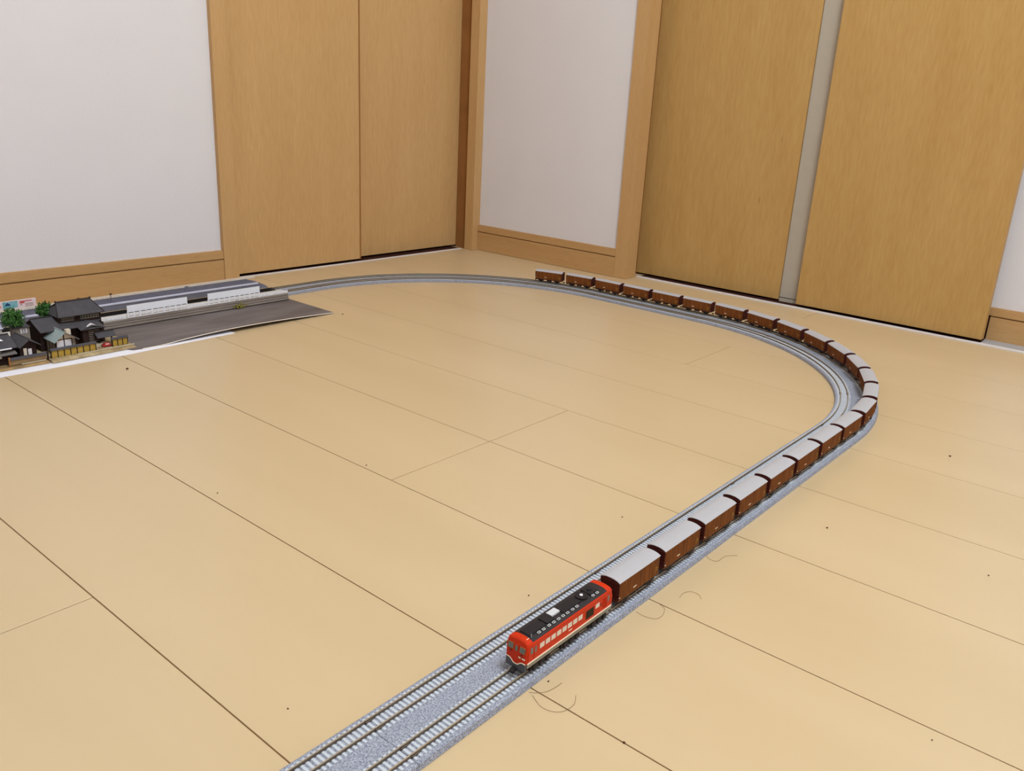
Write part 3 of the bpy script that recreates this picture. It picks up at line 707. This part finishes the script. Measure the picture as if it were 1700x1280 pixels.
def white_board(label, y0, y1):
    x = -1.2435; root = thing('platform_board', label, 'board', (x, (y0 + y1) / 2, 0.0151), 'white boards on the near platform')
    MB().box(x - 0.0005, x + 0.0005, y0, y1, 0.0238, 0.0342).build('panel', 'white', root)
    for z in (0.0160, 0.0190, 0.0216): MB().box(x - 0.0004, x + 0.0004, y0, y1, z - 0.0006, z + 0.0006).build('rail', 'white', root)
    for k in range(11):
        y = y0 + 0.0006 + (y1 - y0 - 0.0012) * k / 10; w = 0.0009 if k % 2 == 0 else 0.0006
        MB().box(x - 0.0005, x + 0.0006, y - w, y + w, 0.0151, 0.0240).build('post', 'white', root)
white_board('left white board with a railed foot standing on the near platform', 0.5905, 0.6885)
white_board('right white board with a railed foot standing on the near platform', 0.7248, 0.8222)
# lamps on the far platform
def lamp(label, x, y, h, big):
    root = thing('platform_lamp', label, 'lamp', (x, y, 0.0119))
    MB().tube([(x, y, 0.0119), (x, y, 0.0119 + h)], 0.0006, 8).build('post', 'metal_grey', root)
    if big: MB().blob((x, y, 0.0119 + h), 0.0026, 0, 1, 0.05, 0.7).build('lamp_head', 'lamp_brown', root)
    else: MB().box(x - 0.0012, x + 0.0012, y - 0.003, y + 0.003, 0.0119 + h, 0.0119 + h + 0.0016).build('lamp_head', 'metal_grey', root)
    MB().box(x - 0.001, x + 0.001, y - 0.001, y + 0.001, 0.0119, 0.0128).build('foot', 'metal_grey', root)
lamp('small brown-headed lamp post on the far platform behind the left white board', -1.372, 0.627, 0.0118, True)
lamp('small grey lamp post on the far platform between the two white boards', -1.368, 0.7585, 0.0065, False)
# poster board at the far left
PB = thing('poster_board', 'white board with three posters standing behind the tracks at the far left', 'board', (-1.3965, 0.43, 0.0002))
MB().box(-1.3985, -1.3965, 0.39, 0.5215, 0.0125, 0.0280).box(-1.3985, -1.3965, 0.40, 0.405, 0.0003, 0.0125).box(-1.3985, -1.3965, 0.51, 0.515, 0.0003, 0.0125).build('backing', 'poster_pink', PB)
XP = -1.3964
p1 = MB().box(XP, XP + .0002, 0.455, 0.4715, 0.0140, 0.0272).build('poster', 'poster_pink', PB)
MB().box(XP + .0003, XP + .0005, 0.456, 0.4665, 0.0235, 0.0250).box(XP + .0003, XP + .0005, 0.456, 0.4705, 0.0195, 0.0215).build('print', 'poster_red', p1)
p2 = MB().box(XP, XP + .0002, 0.4735, 0.4945, 0.0170, 0.0272).build('poster', 'poster_teal', PB)
MB().add([(XP + .0004, .4755, .0210), (XP + .0004, .4850, .0210), (XP + .0004, .4830, .0236), (XP + .0004, .4800, .0258), (XP + .0004, .4775, .0236)], [(0, 1, 2, 3, 4)]).build('print', 'poster_navy', p2)
p3 = MB().box(XP, XP + .0002, 0.4965, 0.5195, 0.0135, 0.0272).build('poster', 'poster_pink', PB)
q = MB().box(XP + .0003, XP + .0005, 0.4975, 0.515, 0.0248, 0.0262).box(XP + .0003, XP + .0005, 0.4975, 0.5045, 0.0222, 0.0245)
q.build('print', 'poster_red', p3)
q = MB().box(XP + .0003, XP + .0005, 0.498, 0.5010, 0.0198, 0.0210)
for k in range(4): q.box(XP + .0003, XP + .0005, 0.505, 0.517, 0.0155 + k * 0.0019, 0.0161 + k * 0.0019)
q.build('print', 'poster_line', p3)

# ================================================================== TOWN
GB = 0.0047
gb = MB().add([(-1.236, 0.434, .0020), (-1.1335, 0.434, .0014), (-1.1350, 0.549, .0014), (-1.236, 0.552, .0020), (-1.236, 0.434, GB), (-1.1370, 0.434, GB), (-1.1390, 0.546, GB), (-1.236, 0.552, GB)],
              [(0, 3, 2, 1), (4, 5, 6, 7), (0, 1, 5, 4), (1, 2, 6, 5), (2, 3, 7, 6), (3, 0, 4, 7)])
tag(recentre(gb.build('diorama_plate', 'soil_mix')), 'pale diorama base plate under the big dark house and mustard walls', 'base plate')
gb = MB().add([(-1.236, 0.30, .0020), (-1.1420, 0.30, .0012), (-1.1385, 0.4325, .0012), (-1.236, 0.4325, .0020), (-1.236, 0.30, GB), (-1.1435, 0.30, GB - .001), (-1.1405, 0.4325, GB - .001), (-1.236, 0.4325, GB)],
              [(0, 3, 2, 1), (4, 5, 6, 7), (0, 1, 5, 4), (1, 2, 6, 5), (2, 3, 7, 6), (3, 0, 4, 7)])
tag(recentre(gb.build('diorama_plate', 'soil')), 'brown diorama base plate under the small houses at the left edge', 'base plate')

def gable_roof_y(root, xf, xb, ya, yb, ze, xr, zr, m='tile', t=0.0010, zb=None):
    """ridge along y; front eave at xf, back eave at xb"""
    zb = ze if zb is None else zb
    MB().slab([(xf, ya, ze), (xf, yb, ze), (xr, yb, zr), (xr, ya, zr)], t).build('roof_slope', m, root)
    MB().slab([(xb, ya, zb), (xr, ya, zr), (xr, yb, zr), (xb, yb, zb)], t).build('roof_slope', m, root)
    MB().box(xr - 0.0010, xr + 0.0010, ya, yb, zr - 0.0004, zr + 0.0010).build('ridge', 'tile_dark', root)
def gable_roof_x(root, ya, yb, xf, xb, ze, yr, zr, m, t=0.0008, m2=None):
    """ridge along x (gable looks at +x)"""
    MB().slab([(xf, ya, ze), (xf, yr, zr), (xb, yr, zr), (xb, ya, ze)], t).build('roof_slope', m, root)
    MB().slab([(xf, yb, ze), (xb, yb, ze), (xb, yr, zr), (xf, yr, zr)], t).build('roof_slope', m2 or m, root)
    MB().box(xb, xf, yr - 0.0006, yr + 0.0006, zr - 0.0003, zr + 0.0006).build('ridge', m, root)
# ---- big two-storey house
BH = thing('town_house', 'big dark two-storey wooden house with a grey hipped tile roof in the model town', 'house', (-1.205, 0.485, GB))
MB().box(-1.226, -1.1900, 0.4685, 0.5270, GB, 0.0465).build('upper_wall', 'house_wood', BH)
MB().box(-1.226, -1.1830, 0.4405, 0.5265, GB, 0.0325).build('lower_wall', 'house_wood', BH)
MB().add([(-1.226, 0.4405, 0.0325), (-1.183, 0.4405, 0.0325), (-1.205, 0.4405, 0.0436), (-1.226, 0.4445, 0.0325), (-1.183, 0.4445, 0.0325), (-1.205, 0.4445, 0.0436)],
         [(0, 1, 2), (5, 4, 3), (0, 3, 4, 1), (1, 4, 5, 2), (2, 5, 3, 0)]).build('gable', 'house_wood', BH)
# hip-and-gable main roof
ef, eb, e0, e1, ez = -1.1845, -1.2335, 0.4668, 0.5300, 0.0468
rx, ra, rb_, rz = -1.2080, 0.4755, 0.5215, 0.0625
MB().slab([(ef, e0, ez), (ef, e1, ez), (rx, rb_, rz), (rx, ra, rz)], 0.0010).build('roof_slope', 'tile', BH)
MB().slab([(eb, e0, ez), (rx, ra, rz), (rx, rb_, rz), (eb, e1, ez)], 0.0010).build('roof_slope', 'tile', BH)
MB().slab([(ef, e0, ez), (rx, ra, rz - 0.003), (eb, e0, ez)], 0.0010).build('roof_hip', 'tile', BH)
MB().slab([(ef, e1, ez), (eb, e1, ez), (rx, rb_, rz - 0.003)], 0.0010).build('roof_hip', 'tile', BH)
MB().box(rx - 0.0012, rx + 0.0012, ra - 0.001, rb_ + 0.001, rz - 0.0006, rz + 0.0012).build('ridge', 'tile_dark', BH)
for y in (ra - 0.001, 0.5050, rb_):
    MB().bbox(rx - 0.0014, rx + 0.0014, y, y + 0.0035 if y == 0.5050 else y + 0.0016, rz + 0.001, rz + 0.0024, 0.0004).build('ridge_tile', 'lamp_brown' if y == 0.5050 else 'tile_dark', BH)
for (y, rr) in ((e0, ra), (e1, rb_)):
    MB().tube([(ef, y, ez + 0.0003), (rx, rr, rz)], 0.0007, 6).build('hip_ridge', 'tile_dark', BH)
# lower wing and pent roof
gable_roof_y(BH, -1.1735, -1.2300, 0.4385, 0.4680, 0.0332, -1.2050, 0.0452)
MB().slab([(-1.1735, 0.468, 0.0332), (-1.1735, 0.5000, 0.0332), (-1.1895, 0.5270, 0.0352), (-1.1905, 0.468, 0.0375)], 0.0010).build('pent_roof', 'tile', BH)
# lattice windows in the upper wall
for (y0, y1) in ((0.4730, 0.4900), (0.4985, 0.5240)):
    w = MB().box(-1.1902, -1.1896, y0, y1, 0.0385, 0.0445).build('window', 'win_dark', BH)
    n = 7; lt = MB()
    for k in range(n): y = y0 + (y1 - y0) * (k + .5) / n; lt.box(-1.1896, -1.1892, y - .0004, y + .0004, 0.0385, 0.0445)
    for z in (0.0385, 0.0415, 0.0445): lt.box(-1.1896, -1.1892, y0, y1, z, z + 0.0005)
    lt.build('lattice', 'house_wood2', w)
# porch with little white gable
MB().box(-1.1830, -1.1690, 0.4905, 0.5165, GB, 0.0300).build('porch_wall', 'house_wood', BH)
dr = MB().box(-1.1690, -1.1686, 0.4985, 0.5130, 0.0100, 0.0285).build('porch_door', 'house_wood', BH)
lt = MB()
for k in range(7): z = 0.0110 + k * 0.0025; lt.box(-1.1686, -1.1682, 0.4985, 0.5130, z, z + 0.0006)
lt.build('slats', 'greywall', dr, kind='stuff')
MB().slab([(-1.1640, 0.4868, 0.0302), (-1.1640, 0.5030, 0.0352), (-1.1850, 0.5030, 0.0382), (-1.1850, 0.4868, 0.0345)], 0.0008).build('porch_roof', 'tile', BH)
MB().slab([(-1.1640, 0.5200, 0.0302), (-1.1850, 0.5200, 0.0345), (-1.1850, 0.5030, 0.0382), (-1.1640, 0.5030, 0.0352)], 0.0008).build('porch_roof', 'tile', BH)
MB().slab([(-1.1640, 0.4868, 0.0302), (-1.1640, 0.5200, 0.0302), (-1.1690, 0.5140, 0.0345), (-1.1690, 0.4930, 0.0345)], 0.0006).build('porch_eave', 'tile', BH)
MB().add([(-1.1665, 0.4960, 0.0335), (-1.1665, 0.5095, 0.0335), (-1.1685, 0.5030, 0.0372), (-1.1700, 0.4960, 0.0335), (-1.1700, 0.5095, 0.0335), (-1.1700, 0.5030, 0.0372)],
         [(0, 1, 2), (5, 4, 3), (0, 3, 4, 1), (1, 4, 5, 2), (2, 5, 3, 0)]).build('porch_gable', 'plaster', BH)
MB().box(-1.1690, -1.1600, 0.4900, 0.5170, GB, 0.0085).build('step', 'soil_pale', BH)
# ---- storehouse with pale roof
KH = thing('storehouse', 'small white storehouse with pale green roof and dark timbers behind the mustard wall', 'house', (-1.170, 0.461, GB))
MB().box(-1.1930, -1.1560, 0.4475, 0.4745, GB, 0.0245).build('wall', 'greywall', KH)
MB().add([(-1.193, 0.4475, .0245), (-1.156, 0.4475, .0245), (-1.156, 0.4745, .0245), (-1.193, 0.4745, .0245), (-1.193, .4595, .0342), (-1.156, .4595, .0342)],
         [(0, 3, 2, 1), (1, 2, 5), (0, 4, 3), (0, 1, 5, 4), (2, 3, 4, 5)]).build('gable', 'plaster_cream', KH)
for (y0, y1) in ((0.4500, 0.4592), (0.4604, 0.4690)):
    MB().box(-1.1560, -1.1555, y0, y1, 0.0150, 0.0242).build('wall_panel', 'plaster', KH)
tm = MB().box(-1.1560, -1.1552, 0.4592, 0.4604, GB, 0.0330).box(-1.1560, -1.1552, 0.4495, 0.4700, 0.0242, 0.0252).box(-1.1560, -1.1552, 0.4472, 0.4500, GB, 0.0245).box(-1.1560, -1.1552, 0.4690, 0.4700, GB, 0.0245)
tm.build('timber', 'house_wood', KH)
for k in range(4):
    x = -1.190 + k * 0.009; MB().box(x, x + 0.0008, 0.4469, 0.4475, GB, 0.0240).build('timber', 'house_wood2', KH)
gable_roof_x(KH, 0.4445, 0.4775, -1.1490, -1.1960, 0.0236, 0.4595, 0.0358, 'tile_pale', 0.0008, 'tile_brown')
MB().box(-1.1720, -1.1660, 0.4680, 0.4740, 0.0270, 0.0340).build('dormer', 'plaster_cream', KH)
# ---- mustard compound walls
def mustard_wall(label, y0, y1, xa, xb, n, first):
    root = thing('compound_wall', label, 'wall', ((xa + xb) / 2, (y0 + y1) / 2, GB))
    X = lambda y: xa + (xb - xa) * (y - y0) / (y1 - y0)
    def seg(ya, yb, d0, d1, za, zb): 
        return MB().add([(X(ya) - d0, ya, za), (X(ya) + d1, ya, za), (X(yb) + d1, yb, za), (X(yb) - d0, yb, za), (X(ya) - d0, ya, zb), (X(ya) + d1, ya, zb), (X(yb) + d1, yb, zb), (X(yb) - d0, yb, zb)],
                        [(0, 3, 2, 1), (4, 5, 6, 7), (0, 1, 5, 4), (1, 2, 6, 5), (2, 3, 7, 6), (3, 0, 4, 7)])
    st = (y1 - y0) / n
    for k in range(n):
        a = y0 + k * st
        seg(a + 0.0006, a + st - 0.0006, 0.0010, 0.0006, GB + 0.0003, 0.0150).build('panel', 'mustard', root)
        seg(a - 0.0005, a + 0.0006, 0.0010, 0.0009, GB, 0.0152).build('post', 'house_wood', root)
    seg(y1 - 0.0006, y1 + 0.0005, 0.0010, 0.0009, GB, 0.0152).build('post', 'house_wood', root)
    cp = MB()
    cp.loft([[(X(y) - 0.0030, y, 0.0148), (X(y) + 0.0024, y, 0.0148), (X(y) + 0.0018, y, 0.0160), (X(y) - 0.0004, y, 0.0176), (X(y) - 0.0024, y, 0.0160)] for y in (y0 - 0.001, y1 + 0.001)])
    cp.build('coping', 'tile', root)
    return root
mustard_wall('mustard compound wall of seven panels with a tiled coping, before the storehouse', 0.4378, 0.4965, -1.1462, -1.1468, 7, True)
mustard_wall('short mustard compound wall of three panels right of the red car', 0.5205, 0.5425, -1.1490, -1.1500, 3, False)
EW = thing('compound_wall', 'low brown earthen wall with grey coping at the left edge of the town', 'wall', (-1.147, 0.41, GB))
MB().box(-1.1490, -1.1462, 0.3880, 0.4318, GB, 0.0120).build('panel', 'earth_wall', EW)
MB().loft([[(-1.1508, y, 0.0118), (-1.1440, y, 0.0118), (-1.1452, y, 0.0132), (-1.1476, y, 0.0146), (-1.1498, y, 0.0132)] for y in (0.3870, 0.4322)]).build('coping', 'tile', EW)
MB().box(-1.1460, -1.1440, 0.4323, 0.4340, GB, 0.0150).build('post', 'house_wood', EW)
MB().box(-1.1462, -1.1446, 0.3858, 0.3878, GB, 0.0158).build('post', 'jamb', EW)
# kerb stones along the road edge
for (label, x0, x1, y0, y1, m) in (('thin pale kerb strip before the mustard wall', -1.1440, -1.1425, 0.470, 0.5485, 'soil_pale'), ('thin pale kerb strip before the earthen wall', -1.1442, -1.1428, 0.40, 0.430, 'soil_pale')):
    tag(recentre(MB().bbox(x0, x1, y0, y1, GB, GB + 0.0009, 0.0003).build('kerb', m)), label, 'kerb')
# ---- gate and red car
GT = thing('town_gate', 'small roofed gate between the two mustard walls, above the red car', 'gate', (-1.162, 0.514, GB))
for y in (0.5085, 0.5260):
    MB().box(-1.1640, -1.1625, y, y + 0.0016, GB, 0.0205).build('post', 'house_wood', GT)
gable_roof_y(GT, -1.1555, -1.1740, 0.5045, 0.5305, 0.0180, -1.1645, 0.0240, 'tile')
MB().box(-1.1645, -1.1620, 0.5050, 0.5300, 0.0165, 0.0177).build('beam', 'house_wood', GT)
CR = thing('toy_car', 'tiny red car parked under the roofed gate', 'car', (-1.1540, 0.5110, GB))
MB().bbox(-1.1575, -1.1515, 0.5090, 0.5205, 0.0056, 0.0082, 0.0006).build('body', 'car_red', CR)
MB().bbox(-1.1570, -1.1520, 0.5112, 0.5185, 0.0081, 0.0104, 0.0011).build('cabin', 'car_red', CR)
MB().box(-1.1517, -1.1514, 0.5122, 0.5175, 0.0083, 0.0096).build('window', 'poster_pink', CR)
for y in (0.5108, 0.5188): MB().disc((-1.1520, y, 0.0059), (1, 0, 0), 0.0011, 0.0008, 12).build('wheel', 'black', CR)
# ---- small houses at the left edge
LH = thing('town_house', 'small grey-roofed house with front gable behind the earthen wall', 'house', (-1.168, 0.414, GB))
MB().box(-1.1900, -1.1560, 0.4040, 0.4245, GB, 0.0250).build('wall', 'house_wood', LH)
MB().add([(-1.190, .4040, .0250), (-1.156, .4040, .0250), (-1.156, .4245, .0250), (-1.190, .4245, .0250), (-1.190, .4145, .0325), (-1.156, .4145, .0325)],
         [(0, 3, 2, 1), (1, 2, 5), (0, 4, 3), (0, 1, 5, 4), (2, 3, 4, 5)]).build('gable', 'house_wood', LH)
gable_roof_x(LH, 0.4015, 0.4285, -1.1490, -1.1950, 0.0248, 0.4145, 0.0340, 'tile', 0.0009)
MB().box(-1.1560, -1.1556, 0.4085, 0.4125, 0.0120, 0.0215).build('wall_panel', 'plaster_cream', LH)
MB().box(-1.1560, -1.1556, 0.4140, 0.4185, 0.0120, 0.0200).build('wall_panel', 'plaster', LH)
MB().box(-1.1560, -1.1552, 0.4127, 0.4138, GB, 0.0240).build('timber', 'house_wood', LH)
FH = thing('town_house', 'grey-roofed house cut by the left edge of the photo, with a pale eave', 'house', (-1.168, 0.375, GB))
MB().box(-1.1930, -1.1560, 0.3400, 0.3960, GB, 0.0260).build('wall', 'house_wood', FH)
gable_roof_y(FH, -1.1500, -1.1990, 0.3350, 0.4000, 0.0265, -1.1760, 0.0385, 'tile')
MB().box(-1.1505, -1.1490, 0.3350, 0.3930, 0.0255, 0.0268).build('eave', 'white', FH)
MB().slab([(-1.1620, 0.3600, 0.0345), (-1.1620, 0.3885, 0.0345), (-1.1700, 0.3830, 0.0388), (-1.1700, 0.3600, 0.0388)], 0.0006).build('roof_highlight', 'white', FH)  # white slab stands in for a bright highlight on the roof
MB().box(-1.1560, -1.1555, 0.3760, 0.3820, 0.0130, 0.0220).build('wall_panel', 'plaster_cream', FH)
MB().slab([(-1.1485, 0.35, 0.0185), (-1.1485, 0.3985, 0.0185), (-1.1560, 0.3985, 0.0215), (-1.1560, 0.35, 0.0215)], 0.0007).build('pent_roof', 'tile_brown', FH)
WB = thing('white_building', 'pale grey plaster building behind the leftmost town house', 'house', (-1.205, 0.385, GB))
MB().box(-1.2150, -1.2030, 0.3700, 0.4025, GB, 0.0400).build('wall', 'plat_top', WB)
MB().slab([(-1.2010, 0.3690, 0.0392), (-1.2010, 0.4040, 0.0392), (-1.2090, 0.4040, 0.0440), (-1.2090, 0.3690, 0.0440)], 0.0006).slab([(-1.2170, 0.3690, 0.0392), (-1.2090, 0.3690, 0.0440), (-1.2090, 0.4040, 0.0440), (-1.2170, 0.4040, 0.0392)], 0.0006).build('roof', 'edge_grey', WB)
MB().box(-1.2030, -1.2026, 0.3900, 0.3930, 0.0330, 0.0360).build('window', 'win_dark', WB)
OH = thing('outhouse', 'small outhouse with a white lattice window beside the big dark house', 'house', (-1.203, 0.428, GB))
MB().box(-1.2090, -1.1980, 0.4140, 0.4345, GB, 0.0380).build('wall', 'greywall', OH)
w = MB().box(-1.1980, -1.1975, 0.4230, 0.4310, 0.0300, 0.0368).build('window', 'plaster', OH)
lt = MB().box(-1.1975, -1.1971, 0.4248, 0.4254, 0.0310, 0.0360).box(-1.1975, -1.1971, 0.4286, 0.4292, 0.0310, 0.0360)
for z in (0.0310, 0.0334, 0.0356): lt.box(-1.1975, -1.1971, 0.4248, 0.4292, z, z + 0.0005)
lt.build('lattice', 'house_wood', w)
MB().slab([(-1.1955, 0.4130, 0.0385), (-1.1955, 0.4350, 0.0385), (-1.2110, 0.4350, 0.0400), (-1.2110, 0.4130, 0.0400)], 0.0006).build('roof', 'tile', OH)
# ---- trees and bush
def tree(label, x, y, z0, zt, r, seed, n=26):
    random.seed(seed)
    root = thing('model_tree', label, 'tree', (x, y, z0))
    MB().tube([(x, y, z0), (x + 0.0005, y, (z0 + zt) / 2), (x, y + 0.0005, zt - r * 0.4)], [0.0013, 0.0010, 0.0005], 7).build('trunk', 'trunk', root)
    zc_ = zt - r * 1.05; cm = MB()
    for i in range(n):
        th = random.uniform(0, 2 * PI); ph = random.uniform(-0.9, 1.0); k = random.uniform(0.45, 0.85)
        c = (x + r * k * math.cos(th) * math.cos(ph), y + r * k * math.sin(th) * math.cos(ph), zc_ + r * k * math.sin(ph))
        cm.blob(c, r * random.uniform(0.18, 0.34), 0, 1, 0.3)
    for i in range(420):
        th = random.uniform(0, 2 * PI); ph = math.asin(random.uniform(-0.8, 1)); k = random.uniform(0.7, 1.2)
        c = Vector((x + r * k * math.cos(th) * math.cos(ph), y + r * k * math.sin(th) * math.cos(ph), zc_ + r * k * math.sin(ph)))
        e = Euler((random.uniform(0, 6), random.uniform(0, 6), random.uniform(0, 6))).to_matrix(); q = 0.0013
        cm.add([c + e @ Vector(v) for v in ((-q, -q * .6, 0), (q, -q * .6, 0), (q, q * .6, 0), (-q, q * .6, 0))], [(0, 1, 2, 3)])
    cm.build('foliage', 'leaf', root, kind='stuff')
tree('round green tree before the poster board at the far left', -1.2010, 0.4170, GB, 0.0640, 0.0128, 3)
tree('green tree behind the left end of the big dark house roof', -1.2260, 0.4680, GB, 0.0610, 0.0105, 5)
random.seed(11)
BU = thing('bush', 'yellow-green bush against the near platform side below the right white board', 'bush', (-1.2395, 0.7790, 0.0019))
cm = MB()
for i in range(60):
    c = Vector((-1.2390 + random.uniform(-.002, .003), 0.7790 + random.gauss(0, .0052), 0.0035 + abs(random.gauss(0, .0045))))
    cm.blob(c, random.uniform(.0005, .0012), 0, 1, 0.4)
cm.build('leaves', 'leaf_yellow', BU, kind='stuff')
MB().tube([(-1.2390, 0.779, 0.0019), (-1.2390, 0.779, 0.006)], 0.0006, 6).build('stem', 'trunk', BU)

# ================================================================== BITS ON THE FLOOR
def hair(label, pts, r=0.00012):
    P = [Vector((x, y, 0.0004)) for x, y in pts]; out = []
    for i in range(len(P) - 1):                          # Catmull-Rom
        p0, p1, p2, p3 = P[max(i - 1, 0)], P[i], P[i + 1], P[min(i + 2, len(P) - 1)]
        for k in range(6):
            t = k / 6; out.append(0.5 * ((2 * p1) + (-p0 + p2) * t + (2 * p0 - 5 * p1 + 4 * p2 - p3) * t * t + (-p0 + 3 * p1 - 3 * p2 + p3) * t ** 3))
    out.append(P[-1])
    o = MB().tube(out, r, 5).build('hair', 'hair'); tag(recentre(o), label, 'hair')
def fpt(px, py):
    """floor point seen at a photo pixel"""
    R = cam_matrix().to_3x3(); d = R @ Vector(((px - 850) / f_px, -(py - 640) / f_px, -1.0)); t = -H / d.z
    return (d.x * t, d.y * t)
HP = [('dark hair curl on the floor right of the first boxcar', [(1128, 993), (1135, 985), (1148, 983), (1160, 988), (1164, 995)]),
      ('curly hair on the floor right of the second boxcar', [(1171, 922), (1180, 930), (1192, 932), (1204, 924), (1224, 923)]),
      ('curved hair on the floor right of the locomotive front', [(878, 1150), (893, 1151), (910, 1148), (925, 1140), (933, 1134)]),
      ('long looped hair on the floor below the locomotive front', [(884, 1155), (897, 1173), (917, 1182), (937, 1181), (953, 1170), (956, 1155)]),
      ('faint hair arc on the floor beside the locomotive rear', [(1056, 1016), (1070, 1024), (1088, 1028), (1100, 1022), (1103, 1010), (1095, 1004)])]
for l, p in HP: hair(l, [fpt(*q) for q in p])
CP = [('dark crumb on the floor inside the loop left of the third boxcar', 1033, 859, 0.0008), ('tiny dark crumb near the bottom left of the floor', 478, 1177, 0.0006),
      ('brown crumb on the floor at the right, under the right closet', 1577, 758, 0.0013), ('brown crumb on the floor right of the straight train', 1373, 877, 0.0011),
      ('brown crumb on the floor in front of the model town', 211, 613, 0.0016), ('dark crumb inside the loop left of the locomotive roof', 878, 989, 0.0007),
      ('tiny black crumb beside the second long seam on the left', 361, 819, 0.0007), ('tiny crumb by the board joint in the middle of the loop', 608, 773, 0.0008),
      ('oblong dark crumb in the seam at the bottom of the photo', 1036, 1234, 0.0009), ('small crumb right of the asphalt sheet tip', 569, 522, 0.0014),
      ('brown crumb on the floor right of the locomotive coupling', 910, 1132, 0.0007), ('small dark crumb near the right edge of the photo', 1641, 956, 0.0008),
      ('pale brown crumb near the bottom right corner', 1547, 1229, 0.0006)]
random.seed(3)
for l, x, y, r in CP:
    p = fpt(x, y); o = MB().blob((p[0], p[1], r * 0.6), r, 0, 1, 0.35, 0.6).build('crumb', 'crumb'); tag(recentre(o), l, 'crumb', 'crumbs on the floor')
